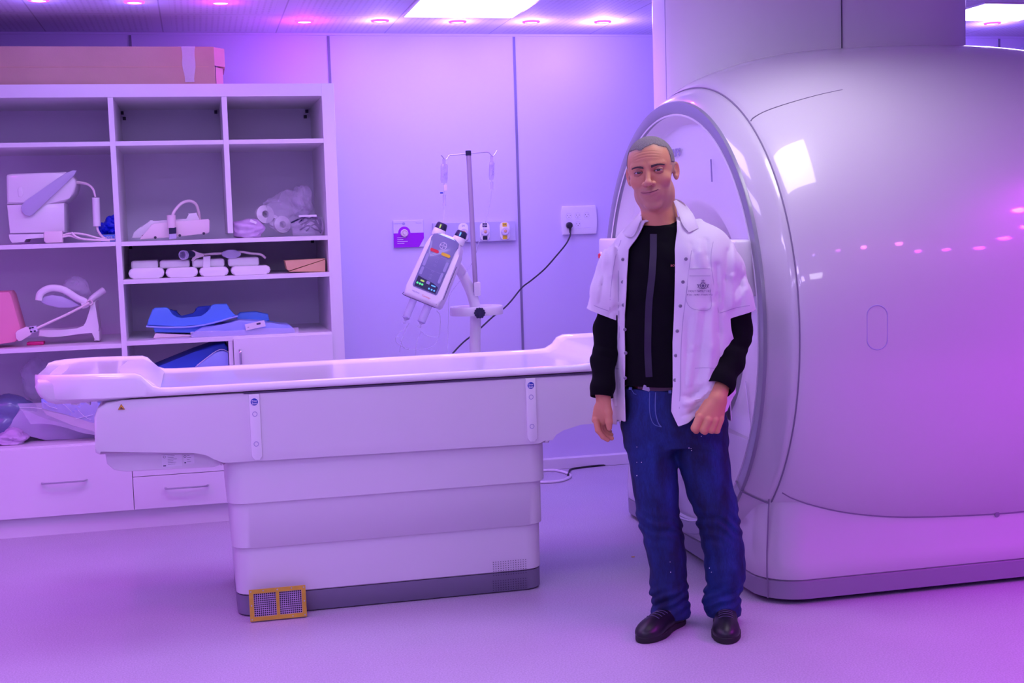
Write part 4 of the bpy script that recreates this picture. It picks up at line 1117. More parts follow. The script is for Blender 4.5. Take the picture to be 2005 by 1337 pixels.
b = NB(); tube(b, [PY(x, y, 6.84) for x, y in ((392, 500), (415, 497), (435, 496), (470, 493), (490, 496), (510, 498), (520, 505))], .006, 8, 5)
part('lead', b, M['cream'], cc_)
pxprism(circ((453, 497.5), 19, 24, ry=8.5), 6.82, 6.86, M['lilac'], cc_, 'lead_box', .006, 2)
b = NB(); p = PY(362, 499, 6.80); lathe(b, [(.018, 0), (.024, 0), (.024, .02), (.018, .02), (.018, 0)], p, (-.55, -.8, 0), 24); part('connector_ring', b, M['lilac'], cc_)
b = NB(); p = PY(372, 498, 6.82); lathe(b, [(.018, -.02), (.019, .02)], p, (-.7, -.6, 0), 20); part('connector_core', b, M['navy'], cc_)
pxprism([(374, 491), (380, 489), (384, 494), (398, 496), (400, 503), (384, 505), (380, 512), (374, 510), (380, 500)], 6.82, 6.85, M['cream'], cc_, 'connector_fork', .003, 2)
# wood blocks
for i, (pts, ya) in enumerate((([(565, 532), (637, 508), (637, 534)], 6.78), ([(558, 510), (637, 506), (637, 507), (566, 530), (562, 527)], 6.785))):
    P = [PY(x, y, ya) for x, y in pts]
    b = NB(); prism(b, [(min(p[0], .643), max(p[2], zc_+.001)) for p in P], ya, ya+.12, 'Y', .001, 1)
    o = part('foam_wedge', b, M['wood'], smooth=False); tag(o, ['tan wedge block lying flat, lower of two at the shelf end', 'tan wedge block resting on top of another, at the shelf end'][i], 'wedge block', 'tan wedge blocks')
# 5 shelf D right: blue moulded pads
zd_ = SDR
Yd = 6.80
bp = thing('blue_head_pad', 'bright blue moulded head pad with a deep notch on the lower right shelf', 'pad', (PY(370, 640, Yd)[0], 6.9, zd_))
pxprism([(287, 638), (291, 625), (298, 607), (303, 603), (325, 602), (331, 605), (338, 616), (345, 624), (356, 626), (395, 622), (403, 616), (411, 602), (416, 597), (421, 596), (444, 595), (449, 602), (455, 615), (465, 618), (440, 626), (400, 635), (350, 639)], Yd, Yd+.05, M['blue'], bp, 'front_wall', .006, 3)
pxprism([(300, 640), (330, 606), (334, 609), (346, 609), (350, 619), (355, 622), (380, 616), (383, 605), (388, 601), (412, 599), (440, 600), (450, 620), (400, 634)], Yd+.09, Yd+.16, M['bluedk'], bp, 'rear_wall', .006, 3)
b = NB(); tube(b, [PY(x, y, Yd-.003) for x, y in ((286, 639), (300, 640), (330, 641), (370, 640), (400, 636), (430, 629), (450, 623), (466, 619))], .0045, 8, 4); part('rim', b, M['bagblue'], bp)
pxprism([(300, 641), (340, 642), (400, 637), (420, 634), (420, 650), (380, 654), (340, 651), (303, 651)], Yd+.02, Yd+.2, M['blue'], bp, 'base_block', .004, 2, zmin=zd_+.02)
pxprism([(304, 652), (340, 654), (385, 656), (385, 662), (300, 664)], Yd+.02, Yd+.2, M['cream'], bp, 'under_sheet', .003, 1, zmin=zd_+.001)
b = NB(); a1 = PY(375, 652, Yd-.05); a2 = PY(578, 654, Yd-.05)
pp_ = thing('wrapped_blue_pad', 'light blue wedge pad wrapped in clear film with a white label', 'pad', ((a1[0]+a2[0])/2, Yd, zd_))
pxprism([(378, 661), (374, 658), (384, 648), (398, 641), (440, 636), (455, 631), (468, 627), (520, 630), (530, 634), (565, 636), (572, 640), (577, 646), (578, 656), (575, 658), (440, 661)], Yd-.05, Yd+.12, M['bagblue'], pp_, 'pad', .006, 3, zmin=zd_+.001)
pxprism([(462, 620), (470, 612), (500, 610), (525, 615), (528, 628), (500, 633), (470, 632)], Yd+.10, Yd+.16, M['blue'], pp_, 'rear_lobe', .008, 3)
b = NB(); sheet(b, [PY(372, 650, Yd-.056), PY(584, 640, Yd-.056), PY(586, 661, Yd-.056), PY(376, 663, Yd-.056)], 30, 8, lambda u, v: (0, -.003*abs(math.sin(17*u+6*v))-.001, .003*math.sin(12*u))); part('film', b, M['clear'], pp_)
b = NB()
tube(b, [PY(x, y, Yd-.06) for x, y in ((415, 660), (440, 659), (480, 660), (520, 659))], .0012, 5, 4); part('film_edge', b, M['inkw'], pp_)
A1 = PY(499, 637, Yd-.063)
b = NB(); mt = Matrix.Translation(V3(A1)) @ Matrix.Rotation(-.17, 4, 'Y'); box(b, -.048, .052, -.001, .001, -.016, .016, 0, 2, mt); lbb = part('label_tag', b, M['label'], pp_, smooth=False)
b = NB(); box(b, .01, .03, -.0018, -.001, .000, .009, 0, 2, mt); box(b, -.038, -.03, -.0018, -.001, -.003, -.001, 0, 2, mt); part('label_print', b, M['ink'], lbb, smooth=False)
# niche below: long blue wrapped pad
b = NB(); zf = SE
P = [PY(x, y, 6.78) for x, y in ((300, 722), (340, 706), (380, 690), (420, 676), (440, 673), (450, 680), (452, 700), (452, 740), (300, 745))]
xmx = XN-.014
prism(b, [(min(p[0], xmx), max(p[2], zf+.002)) for p in P], 6.80, 7.1, 'Y', .01, 3)
wr = part('wrapped_long_pad', b, M['bluedk']); tag(wr, 'dark blue foam pad leaning in the niche behind the table', 'pad')
b = NB(); P = [PY(x, y, 6.76) for x, y in ((385, 715), (420, 690), (436, 686), (448, 690), (451, 700), (451, 730), (385, 735))]
prism(b, [(min(p[0], xmx), max(p[2], zf+.002)) for p in P], 6.755, 6.80, 'Y', .006, 3)
o = part('light_wrapped_pad', b, M['bagblue']); tag(o, 'light blue pad in shiny film at the front of the niche', 'pad')
b = NB(); tube(b, [PY(x, y, 6.75) for x, y in ((383, 718), (400, 704), (422, 688), (436, 684), (449, 690))], .0015, 5, 4); part('film_edge', b, M['inkw'], o)
# 6 shelf D left: pink foam, folding coil
zl_ = SDL
b = NB(); P = [PY(x, y, 6.80) for x, y in ((-60, 574), (18, 571), (23, 578), (45, 655), (30, 669), (-60, 682))]
prism(b, [(p[0], max(p[2], zl_+.001)) for p in P], 6.78, 6.98, 'Y', .006, 2)
o = part('foam_block', b, M['pink']); tag(o, 'pink foam block standing at the left end of the shelf', 'foam block')
Yf = 6.84
fcn = thing('folding_coil', 'white folding coil with raised oval paddle and cable connector', 'coil', (PY(130, 660, Yf)[0], Yf+.1, zl_))
b = NB()
P = [PY(x, y, Yf) for x, y in ((75, 659), (77, 646), (120, 646), (150, 643), (165, 640), (171, 630), (175, 600), (178, 592), (188, 590), (191, 640), (195, 648), (195, 667), (184, 667), (182, 649), (160, 653), (120, 659), (95, 660))]
prism(b, [(p[0], max(p[2], zl_+.002)) for p in P], Yf, Yf+.16, 'Y', .006, 3); part('base_frame', b, M['plastic'], fcn)
b = NB()
ring_o = [(76, 588), (78, 577), (86, 569), (100, 564), (116, 565), (130, 570), (150, 583), (165, 590), (168, 596), (160, 598)]
tube(b, [PY(x, y, Yf-.01) for x, y in ring_o], lambda t: .017, 12, 5, flat=.5)
part('paddle_rim', b, M['plastic'], fcn)
pxprism([(77, 588), (86, 580), (102, 577), (122, 580), (140, 588), (160, 598), (140, 603), (115, 603), (90, 597), (79, 592)], Yf+.0, Yf+.12, M['lilac'], fcn, 'paddle', .006, 3)
b = NB(); tube(b, [PY(174, 592, Yf), PY(182, 583, Yf), PY(203, 568, Yf+.03)], lambda t: .012+.006*t, 10, 3); part('arm', b, M['mriface'], fcn)
b = NB(); p = PY(150, 570, Yf+.08); blob(b, (p[0], p[1], p[2]+.01), (.062, .05, .055), .3, 6, 4, 77); p = PY(140, 552, Yf+.08); blob(b, p, (.03, .03, .018), .3, 6, 3, 78)
part('wrapping', b, M['clear'], fcn)
b = NB(); p = PY(176, 592, Yf-.02); tube(b, [(p[0]+.012*math.cos(t), p[1], p[2]+.012*math.sin(t)) for t in [2*math.pi*i/20 for i in range(20)]], .0045, 6, 1, closed=True)
tube(b, [PY(175, 593, Yf-.03), PY(130, 616, Yf-.05), PY(95, 632, Yf-.08), PY(72, 643, Yf-.09)], .006, 8, 5); part('lead', b, M['cream'], fcn)
pxprism([(30, 652), (34, 647), (50, 640), (56, 641), (62, 652), (60, 656), (42, 667), (36, 668), (31, 662)], Yf-.10, Yf-.07, M['cream'], fcn, 'connector', .004, 2)
pxprism([(57, 640), (70, 638), (74, 648), (62, 653)], Yf-.10, Yf-.07, M['signtop'], fcn, 'connector_band', .002, 1)
b = NB()
for q in ((59, 642), (64, 641), (61, 649), (68, 648)):
    p = PY(q[0], q[1], Yf-.101); box(b, p[0]-.005, p[0]+.005, p[1]-.001, p[1], p[2]-.004, p[2]+.003)
part('connector_marks', b, M['navy'], fcn, smooth=False)
b = NB(); p = PY(60, 664, 6.86); box(b, p[0]-.02, p[0]+.06, 6.86, 6.93, zl_+.001, zl_+.016, .003); o = part('red_pad', b, mat('magenta_pad', (.8, .02, .25), .5)); tag(o, 'small magenta pad under the white connector on the left shelf', 'pad')
# 7 lower left compartment: shells and wrapped pads
Yg = 6.80
def arcprism(name, outer, Y0, Y1, m, label=None, cat=None, parent=None, bev=.006):
    P = [PY(x, y, Y0) for x, y in outer]
    b = NB(); prism(b, [(p[0], max(p[2], SE+.001)) for p in P], Y0, Y1, 'Y', bev, 3)
    o = part(name, b, m, parent)
    if label: tag(o, label, cat)
    return o
sh = arcprism('curved_shell', [(15, 838), (28, 822), (38, 800), (55, 806), (90, 820), (150, 836), (200, 842), (233, 841), (233, 872), (200, 874), (140, 874), (90, 866), (50, 852)], Yg+.07, Yg+.26, M['lilac'], 'curved lilac plastic shell lying behind the table end', 'shell')
b = NB(); p = PY(150, 868, Yg+.068); disc(b, p, (0, -1, 0), .012, .002, 18); part('cap', b, M['plastic'], sh)
wp = arcprism('wrapped_cushion', [(80, 782), (110, 778), (200, 790), (235, 800), (235, 835), (180, 828), (130, 812), (82, 800)], Yg-.06, Yg+.06, M['bagblue'], 'light blue cushion in shiny film under the table end', 'cushion')
wp2 = arcprism('under_layer', [(82, 801), (130, 813), (180, 829), (235, 836), (235, 848), (185, 846), (140, 832), (90, 812)], Yg-.055, Yg+.06, M['cream'], None, None, wp)
b = NB(); sheet(b, [PY(34, 790, Yg-.06), PY(190, 784, Yg-.06), PY(210, 850, Yg-.06), PY(60, 830, Yg-.06)], 20, 12, lambda u, v: (0, -.006*abs(math.sin(11*u+7*v)), .012*math.sin(6*u)*(v))); part('film', b, M['clear'], wp)
b = NB()
for pts in (((84, 786), (95, 795), (112, 800)), ((108, 782), (125, 792), (140, 806)), ((152, 802), (165, 815), (178, 822)), ((148, 820), (165, 816), (182, 812)), ((38, 798), (60, 798), (82, 800))):
    tube(b, [PY(x, y, Yg-.066) for x, y in pts], .0012, 5, 4)
part('film_creases', b, M['inkw'], wp)
b = NB(); p = PY(20, 800, 6.95); blob(b, (p[0]-.03, 6.98, SE+.12), (.14, .1, .11), .3, 6, 4, 91, flatz=SE+.001)
o = part('wrapped_bundle', b, mat('slate_blue_film', (.16, .19, .38), .3, coat=.4, bump=.6, bscale=25, var=.3, vscale=12)); tag(o, 'slate blue wrapped bundle at the left edge of the lowest compartment', 'bundle')
b = NB(); p = PY(25, 865, 6.84); blob(b, (p[0]+.0, 6.84, SE+.03), (.075, .06, .04), .35, 7, 4, 95, flatz=SE+.001)
o = part('crumpled_bag', b, M['lilacbag']); tag(o, 'crumpled lilac bag in front of the slate blue bundle', 'bag')
b = NB(); p = PY(70, 760, 7.0); blob(b, (p[0], 7.05, SE+.30), (.07, .06, .09), .35, 6, 4, 99)
for v in b.verts: v.co.z = max(SE+.17, v.co.z)
part('upper_film', b, M['clear'], wp)

# ================================================================== MAN
MG = np.array([1.655, 4.367, 0.])
UD = np.array([cy_, -sy_, 0.]); VD = np.array([sy_, cy_, 0.])
def ML(x, y, v=0.):
    d = ray(x, y); t = (v-(CAM-MG)@VD)/(d@VD); P = CAM+d*t-MG
    return np.array([P@UD, v, P[2]])
def toW(P): return MG+P[:, :1]*UD+P[:, 1:2]*VD+P[:, 2:3]*np.array([0, 0, 1.])
# ---- distance functions
def ell(P, c, r):
    c = np.asarray(c, float); r = np.asarray(r, float); q = P-c
    k0 = np.sqrt(((q/r)**2).sum(1)); k1 = np.sqrt(((q/(r*r))**2).sum(1))+1e-9
    return k0*(k0-1)/k1
def cap(P, a, b, ra, rb):
    a = np.asarray(a, float); b = np.asarray(b, float); d = b-a; t = np.clip(((P-a)@d)/(d@d+1e-12), 0, 1)
    return np.sqrt(((P-a-t[:, None]*d)**2).sum(1))-(ra+(rb-ra)*t)
def smin(a, b, k):
    h = np.clip(.5+.5*(b-a)/k, 0, 1); return b*(1-h)+a*h-k*h*(1-h)
def smax(a, b, k): return -smin(-a, -b, k)
def chain(P, pts, rs, k=.01):
    d = None
    for a, b, ra, rb in zip(pts[:-1], pts[1:], rs[:-1], rs[1:]):
        e = cap(P, a, b, ra, rb); d = e if d is None else smin(d, e, k)
    return d
def column(P, rows, yaw, e=2.2):
    """rows (z, cu, cv, a, b) ascending z; elliptical cross sections turned by yaw"""
    R = np.array(rows); zs = np.linspace(R[0, 0], R[-1, 0], 60); C = np.stack([np.interp(zs, R[:, 0], R[:, i]) for i in range(5)], 1)
    ker = np.array([1, 2, 3, 4, 3, 2, 1.])/16; C2 = np.concatenate([np.repeat(C[:1], 3, 0), C, np.repeat(C[-1:], 3, 0)])
    for i in range(1, 5): C[:, i] = np.convolve(C2[:, i], ker, 'valid')
    R = C; z = np.clip(P[:, 2], R[0, 0], R[-1, 0])
    cu, cv, a, bb = [np.interp(z, R[:, 0], R[:, i]) for i in (1, 2, 3, 4)]
    x = P[:, 0]-cu; y = P[:, 1]-cv
    c, s = math.cos(yaw), math.sin(yaw)
    X = x*c-y*s; Y = x*s+y*c
    q = (np.abs(X/a)**e+np.abs(Y/bb)**e)**(1/e)
    rad = np.sqrt(X*X+Y*Y)+1e-9
    d = rad*(1-1/np.maximum(q, 1e-6))
    d = np.where(q < .3, -np.minimum(a, bb)*(1-q), d)
    dz = np.maximum(P[:, 2]-R[-1, 0], R[0, 0]-P[:, 2])
    return np.maximum(d, dz)
def nets(f, lo, hi, h, slack=1.):
    """sparse surface nets, returns verts, quads"""
    lo = np.array(lo, float); hi = np.array(hi, float)
    lev = [8, 4, 2, 1]
    n = np.ceil((hi-lo)/(h*8)).astype(int)
    g = np.stack(np.meshgrid(*[np.arange(k) for k in n], indexing='ij'), -1).reshape(-1, 3)
    for li, L in enumerate(lev):
        c = lo+(g+.5)*h*L
        d = f(c)
        g = g[np.abs(d) < h*L*slack*(1.25 if L > 1 else 1.3)+.004*(L > 1)]
        if L > 1:
            o = np.array([[i, j, k] for i in (0, 1) for j in (0, 1) for k in (0, 1)])
            g = (g[:, None, :]*2+o[None]).reshape(-1, 3)
    S = int(max(n)*8+4)
    key = lambda a: (a[..., 0]*S+a[..., 1])*S+a[..., 2]
    off = np.array([[i, j, k] for i in (0, 1) for j in (0, 1) for k in (0, 1)])
    cor = g[:, None, :]+off[None]
    ck = key(cor)
    uk, inv = np.unique(ck.ravel(), return_inverse=True)
    ui = np.stack([uk//(S*S), (uk//S) % S, uk % S], 1)
    val = f(lo+ui*h)
    v = val[inv].reshape(-1, 8)
    neg = v < 0
    act = neg.any(1) & (~neg).any(1)
    g = g[act]; v = v[act]
    edges = [(0, 4), (1, 5), (2, 6), (3, 7), (0, 2), (1, 3), (4, 6), (5, 7), (0, 1), (2, 3), (4, 5), (6, 7)]
    acc = np.zeros((len(g), 3)); cnt = np.zeros(len(g))
    for a, b in edges:
        m = (v[:, a] < 0) != (v[:, b] < 0)
        t = np.where(m, v[:, a]/(v[:, a]-v[:, b]+1e-20), 0)
        p = off[a]+t[:, None]*(off[b]-off[a])
        acc += p*m[:, None]; cnt += m
    verts = lo+(g+acc/cnt[:, None])*h
    gk = key(g); order = np.argsort(gk); gs = gk[order]
    def find(cells):
        k = key(cells); i = np.searchsorted(gs, k); i = np.clip(i, 0, len(gs)-1)
        return np.where(gs[i] == k, order[i], -1)
    quads = []
    for ax, (b, o1, o2) in enumerate(((4, (0, 1, 0), (0, 0, 1)), (2, (0, 0, 1), (1, 0, 0)), (1, (1, 0, 0), (0, 1, 0)))):
        m = (v[:, 0] < 0) != (v[:, b] < 0)
        c0 = g[m]; sgn = v[m, 0] < 0
        o1 = np.array(o1); o2 = np.array(o2)
        q = np.stack([np.nonzero(m)[0], find(c0-o1), find(c0-o1-o2), find(c0-o2)], 1)
        ok = (q >= 0).all(1); q = q[ok]; sgn = sgn[ok]
        q[~sgn] = q[~sgn][:, ::-1]
        quads.append(q)
    return verts, np.concatenate(quads)
ZW = np.array([(-.2, -.2), (.70, .34), (.95, .62), (1.30, .80), (1.38, .92), (1.90, 1.96)])
UW = np.array([(-.6, -.5), (-.27, -.17), (-.235, -.12), (.03, .31), (.07, .36), (.6, .89)])
def warp(P): return np.stack([np.interp(P[:, 0], UW[:, 0], UW[:, 1]), P[:, 1], np.interp(P[:, 2], ZW[:, 0], ZW[:, 1])], 1)
def unwarp(P): return np.stack([np.interp(P[:, 0], UW[:, 1], UW[:, 0]), P[:, 1], np.interp(P[:, 2], ZW[:, 1], ZW[:, 0])], 1)
def relax(V, Q, it=1, lam=.5):
    for _ in range(it):
        acc = np.zeros_like(V); cnt = np.zeros(len(V))
        for a in range(4):
            i, j = Q[:, a], Q[:, (a+1) % 4]
            np.add.at(acc, i, V[j]); np.add.at(cnt, i, 1); np.add.at(acc, j, V[i]); np.add.at(cnt, j, 1)
        V = V+lam*(acc/np.maximum(cnt, 1)[:, None]-V)
    return V
def clip(V, Q, f):
    """keep the part where f>0; polygons cut along f=0"""
    s = f(V); faces = []; V = list(map(tuple, V)); cache = {}
    keep = (s > 0)
    cntk = keep[Q].sum(1)
    full = [tuple(q) for q in Q[cntk == Q.shape[1]]]
    part_ = Q[(cntk > 0) & (cntk < Q.shape[1])]
    for q in part_:
        out = []
        for a, b in zip(q, np.roll(q, -1)):
            if keep[a]: out.append(int(a))
            if keep[a] != keep[b]:
                k = (min(a, b), max(a, b))
                if k not in cache:
                    t = s[a]/(s[a]-s[b]); pa, pb = np.array(V[a]), np.array(V[b])
                    V.append(tuple(pa+(pb-pa)*t)); cache[k] = len(V)-1
                out.append(cache[k])
        if len(out) >= 3: full.append(tuple(out))
    used = sorted({i for q in full for i in q}); mp = {u: i for i, u in enumerate(used)}
    return np.array([V[u] for u in used]), [tuple(mp[i] for i in q) for q in full]
def mkmesh(name, V, F, m, parent, solid=0., colors=None, world=True, off_=1.):
    Wd = toW(np.asarray(V)) if world else np.asarray(V)
    o_ = ORG[parent.name] if parent is not None else Vector((0, 0, 0))
    Wd = Wd-np.array(o_)
    me = bpy.data.meshes.new(name); me.from_pydata([tuple(map(float, p)) for p in Wd], [], [tuple(int(i) for i in q) for q in F])
    me.polygons.foreach_set('use_smooth', [True]*len(me.polygons))
    for mm in (m if isinstance(m, (list, tuple)) else [m]): me.materials.append(mm)
    if colors is not None:
        ca = me.color_attributes.new('tint', 'FLOAT_COLOR', 'POINT')
        ca.data.foreach_set('color', np.concatenate([colors, np.ones((len(colors), 1))], 1).astype(np.float32).ravel())
    o = bpy.data.objects.new(name, me); COL.objects.link(o)
    if parent is not None: o.parent = parent
    if solid:
        md = o.modifiers.new('thickness', 'SOLIDIFY'); md.thickness = solid; md.offset = off_
    ORG[o.name] = o_
    return o
def march(f, x, y, off=0., vmin=-.30, vmax=.12, n=420):
    """first point on the ray through the pixel where f<off, in local coordinates"""
    vs = np.linspace(vmin, vmax, n); P = np.array([ML(x, y, v) for v in vs]); d = f(P)-off
    i = np.nonzero(d < 0)[0]
    if len(i) == 0: return P[np.argmin(d)]
    i = i[0]
    if i == 0: return P[0]
    t = d[i-1]/(d[i-1]-d[i]); return P[i-1]+(P[i]-P[i-1])*t
def l2w(p): return V3(toW(np.array([p]))[0])

# ---- joints (photo coordinates with a depth offset)
BYAW = math.radians(20)
HEAD0 = ML(1276, 336, .0)
hy, hr, hp = math.radians(-14), math.radians(6), math.radians(0)
HS = 1.055
def headM():
    # columns: head x (viewer right), head y (back), head z (up), in local coordinates
    Rz = np.array([[math.cos(hy), math.sin(hy), 0], [-math.sin(hy), math.cos(hy), 0], [0, 0, 1]]).T
    Rr = np.array([[math.cos(hr), 0, math.sin(hr)], [0, 1, 0], [-math.sin(hr), 0, math.cos(hr)]]).T
    Rp = np.array([[1, 0, 0], [0, math.cos(hp), -math.sin(hp)], [0, math.sin(hp), math.cos(hp)]])
    return Rr @ Rz @ Rp
HM = headM()
def h2l(p): return HEAD0+HM @ (np.array(p, float)*HS/1000)
def toH(P): return (P-HEAD0) @ HM/HS*1000      # mm in the head frame
def head_sdf(P):
    H = toH(P); A = H.copy(); ax_ = np.abs(H[:, 0]); A[:, 0] = ax_   # mirrored copy
    d = ell(H, (0, 8, 34), (78, 97, 83))
    d = smin(d, ell(H, (0, -28, 14), (70, 64, 72)), 20)
    d = smin(d, ell(H, (0, -34, -42), (59, 58, 68)), 24)
    d = smin(d, ell(H, (0, -16, -78), (56, 62, 50)), 24)
    d = smin(d, ell(H, (0, -70, -112), (25, 21, 18)), 20)
    d = smin(d, ell(A, (48, 4, -72), (17, 26, 30)), 24)
    d = smin(d, ell(A, (44, -58, -30), (22, 22, 20)), 18)
    # brow
    d = smin(d, cap(A, (12, -89, 18), (48, -71, 20), 8.5, 7), 11)
    # sockets
    d = smax(d, -ell(A, (33, -104, 1), (21, 20, 13)), 12)
    # nose
    n = cap(H, (0, -88, 10), (0, -114, -35), 7.5, 9.5)
    n = smin(n, ell(H, (0, -117, -38), (13, 11.5, 10.5)), 6)
    n = smin(n, ell(A, (15, -104, -41), (9, 11, 8.5)), 6)
    d = smin(d, n, 9)
    d = smax(d, -ell(A, (6.5, -110, -49), (4, 5.5, 4)), 2.5)
    # muzzle, lips
    d = smin(d, ell(H, (0, -76, -72), (34, 24, 27)), 14)
    up_l = cap(A, (0, -101.5, -65.5), (32, -85, -62.5), 4.4, 1.6)
    lo_l = cap(A, (0, -100.5, -76.5), (26, -88, -69.5), 5.0, 2.4)
    d = smin(d, up_l, 3.5); d = smin(d, lo_l, 4)
    d = smax(d, -cap(A, (0, -108, -71), (35, -89, -64.5), 2.1, 1.5), 1.6)
    # fold under the lip, smile folds
    d = smax(d, -cap(A, (0, -102, -88), (14, -97, -86), 3.2, 2), 6)
    d = smax(d, -cap(A, (20, -101, -46), (41, -84, -66), 2.6, 1.8), 5)
    # eye cavity; the lids are parts of their own
    X = A[:, 0]-33; Z = H[:, 2]
    cav = np.maximum(np.sqrt((X/15.)**2+(Z/7.6)**2)*7.6-7.6, H[:, 1]+66)
    d = smax(d, -cav, 2.)
    # forehead creases
    for zc in (47, 56, 65):
        d = d+1.0*np.exp(-((H[:, 2]-zc+.0035*H[:, 0]**2)/1.6)**2)*(H[:, 1] < -50)*np.exp(-(H[:, 0]/38)**4)
    # ears
    for s, tilt in ((1, 1), (-1, 1)):
        E_ = H.copy(); E_[:, 0] = H[:, 0]*s
        e0 = np.array([80, 10, -8.])
        q = E_-e0
        t = math.radians(32); c_, s_ = math.cos(t), math.sin(t)
        qx = q[:, 0]*c_-q[:, 1]*s_; qy = q[:, 0]*s_+q[:, 1]*c_
        qq = np.stack([qx, qy-.12*q[:, 2], q[:, 2]], 1)
        ear = ell(qq, (0, 0, 0), (5.5, 18, 31))
        ear = smax(ear, -ell(qq, (5, -1, 4), (6, 11, 20)), 3)
        ear = smin(ear, ell(qq, (1.5, -10, -2), (5, 5, 8)), 3)
        d = smin(d, ear, 4)
    return d*HS/1000
NECK_LO = ML(1299, 470, .03); NECK_HI = h2l((0, 26, -62))
# torso rows for the skin body, shirt and coat
def rows(lst, dv=0.0):
    out = []
    for (y, cx_, vv, a, b_) in lst:
        p = ML(cx_, y, vv+dv); out.append((p[2], p[0], p[1], a, b_))
    return sorted(out)
TR = rows([(447, 1302, .035, .085, .07), (470, 1310, .03, .150, .095), (500, 1314, .02, .170, .112), (560, 1310, .01, .166, .120), (640, 1306, .01, .158, .118), (720, 1308, .005, .160, .120), (770, 1312, .01, .165, .120)])
SH_R = ML(1232, 497, .06); EL_R = ML(1189, 640, .05); WR_R = ML(1180, 768, -.02)
SH_L = ML(1398, 494, -.01); EL_L = ML(1438, 655, .00); WR_L = ML(1408, 765, -.13)
# ---- hands
def J(x, y, v): return ML(x, y, v)
def hand_r(P):      # his right hand, hanging, thumb towards the camera
    w = J(1181, 776, -.02); k = 1
    d = cap(P, J(1180, 764, -.02), w, .0275, .027)
    d = smin(d, ell_o(P, J(1179, 808, -.015), .026, .026, .047, -4), .02)
    d = smin(d, cap(P, J(1172, 800, -.02), J(1166, 822, -.012), .017, .014), .012)
    # four fingers, curling to the right of the picture
    F = [([J(1167, 822, -.028), J(1171, 842, -.036), J(1181, 855, -.036), J(1190, 861, -.030)], [.0115, .0105, .0095, .008]),
         ([J(1172, 824, -.008), J(1177, 845, -.014), J(1188, 856, -.014), J(1198, 858, -.012)], [.0115, .0105, .0095, .008]),
         ([J(1177, 824, .012), J(1182, 842, .006), J(1190, 850, .006), J(1197, 851, .006)], [.011, .010, .009, .0078]),
         ([J(1181, 822, .030), J(1186, 836, .024), J(1191, 843, .022), J(1195, 845, .020)], [.0095, .009, .008, .007])]
    for pts, rs in F:
        d = smin(d, chain(P, pts, rs, .004), .005)
    th = chain(P, [J(1186, 788, -.03), J(1191, 808, -.045), J(1192.5, 826, -.052), J(1193, 838, -.052)], [.019, .0148, .0125, .0095], .006)
    d = smin(d, th, .012)
    return d
def ell_o(P, c, a, b_, L_, deg):
    t = math.radians(deg); q = P-c; x = q[:, 0]*math.cos(t)-q[:, 2]*math.sin(t); z = q[:, 0]*math.sin(t)+q[:, 2]*math.cos(t)
    return ell(np.stack([x, q[:, 1], z], 1), (0, 0, 0), (a, b_, L_))
def hand_l(P):      # his left hand, back of the hand towards the camera
    d = cap(P, J(1412, 758, -.14), J(1406, 778, -.165), .029, .030)
    d = smin(d, cap(P, J(1398, 784, -.178), J(1373, 818, -.20), .020, .0165), .016)
    d = smin(d, cap(P, J(1403, 786, -.176), J(1387, 822, -.20), .020, .0165), .014)
    d = smin(d, cap(P, J(1408, 788, -.17), J(1399, 822, -.19), .019, .0155), .014)
    d = smin(d, cap(P, J(1412, 788, -.162), J(1410, 819, -.176), .017, .014), .014)
    F = [([J(1370, 818, -.205), J(1361, 838, -.212), J(1363, 842, -.192), J(1374, 832, -.165)], [.0155, .0145, .012, .010]),
         ([J(1386, 823, -.208), J(1378, 841, -.212), J(1380, 844, -.190), J(1388, 832, -.166)], [.0155, .0148, .012, .010]),
         ([J(1399, 823, -.198), J(1392, 840, -.202), J(1394, 842, -.182), J(1400, 832, -.160)], [.0148, .0142, .012, .010]),
         ([J(1411, 820, -.184), J(1403, 842, -.186), J(1404, 843, -.168), J(1408, 834, -.150)], [.0128, .0122, .0105, .009])]
    for i, (pts, rs) in enumerate(F):
        d = smin(d, chain(P, pts, rs, .004), .0032)
    th = chain(P, [J(1386, 790, -.165), J(1370, 812, -.172), J(1366, 830, -.168), J(1372, 840, -.160)], [.017, .0145, .012, .0095], .006)
    return smin(d, th, .008)
def skin_sdf(P):
    n = len(P); d = np.full(n, 1.)
    zt_ = NECK_LO[2]
    # head and neck
    m = P[:, 2] > zt_-.12
    if m.any():
        Q_ = P[m]; e = head_sdf(Q_)
        nk = cap(Q_, NECK_LO, NECK_HI, .066, .060)
        nk = smin(nk, cap(Q_, NECK_LO+np.array([0, -.024, .0]), NECK_HI+np.array([-.002, -.035, -.01]), .045, .04), .02)
        e = smin(e, nk, .022)
        d[m] = np.minimum(d[m], e)
    t = column(P, TR2, BYAW)
    t = smin(t, cap(P, SH_R+np.array([.02, .01, -.02]), SH_L+np.array([-.02, .01, -.02]), .034, .034), .03)
    t = smin(t, chain(P, [SH_R+np.array([.01,0,-.01]), EL_R, WR_R], [.034, .033, .026], .01), .03)
    t = smin(t, chain(P, [SH_L+np.array([-.015,0,-.02]), EL_L, WR_L], [.034, .035, .027], .01), .03)
    hips = J(1322, 800, .01)
    t = smin(t, ell(P, hips, (.15, .095, .07)), .03)
    t = smin(t, chain(P, [J(1270, 850, .01), J(1292, 1010, 0), J(1310, 1180, 0), J(1311, 1206, 0)], [.055, .045, .032, .034], .01), .03)
    t = smin(t, chain(P, [J(1375, 850, .01), J(1405, 1010, 0), J(1417, 1180, 0), J(1417, 1206, 0)], [.055, .045, .032, .034], .01), .03)
    d = smin(d, t, .03)
    m = (P[:, 2] < SH_R[2]-.35) & (P[:, 2] > .55)
    if m.any():
        Q_ = P[m]; h_ = np.minimum(hand_r(Q_), hand_l(Q_)); d[m] = smin(d[m], h_, .008)
    return d
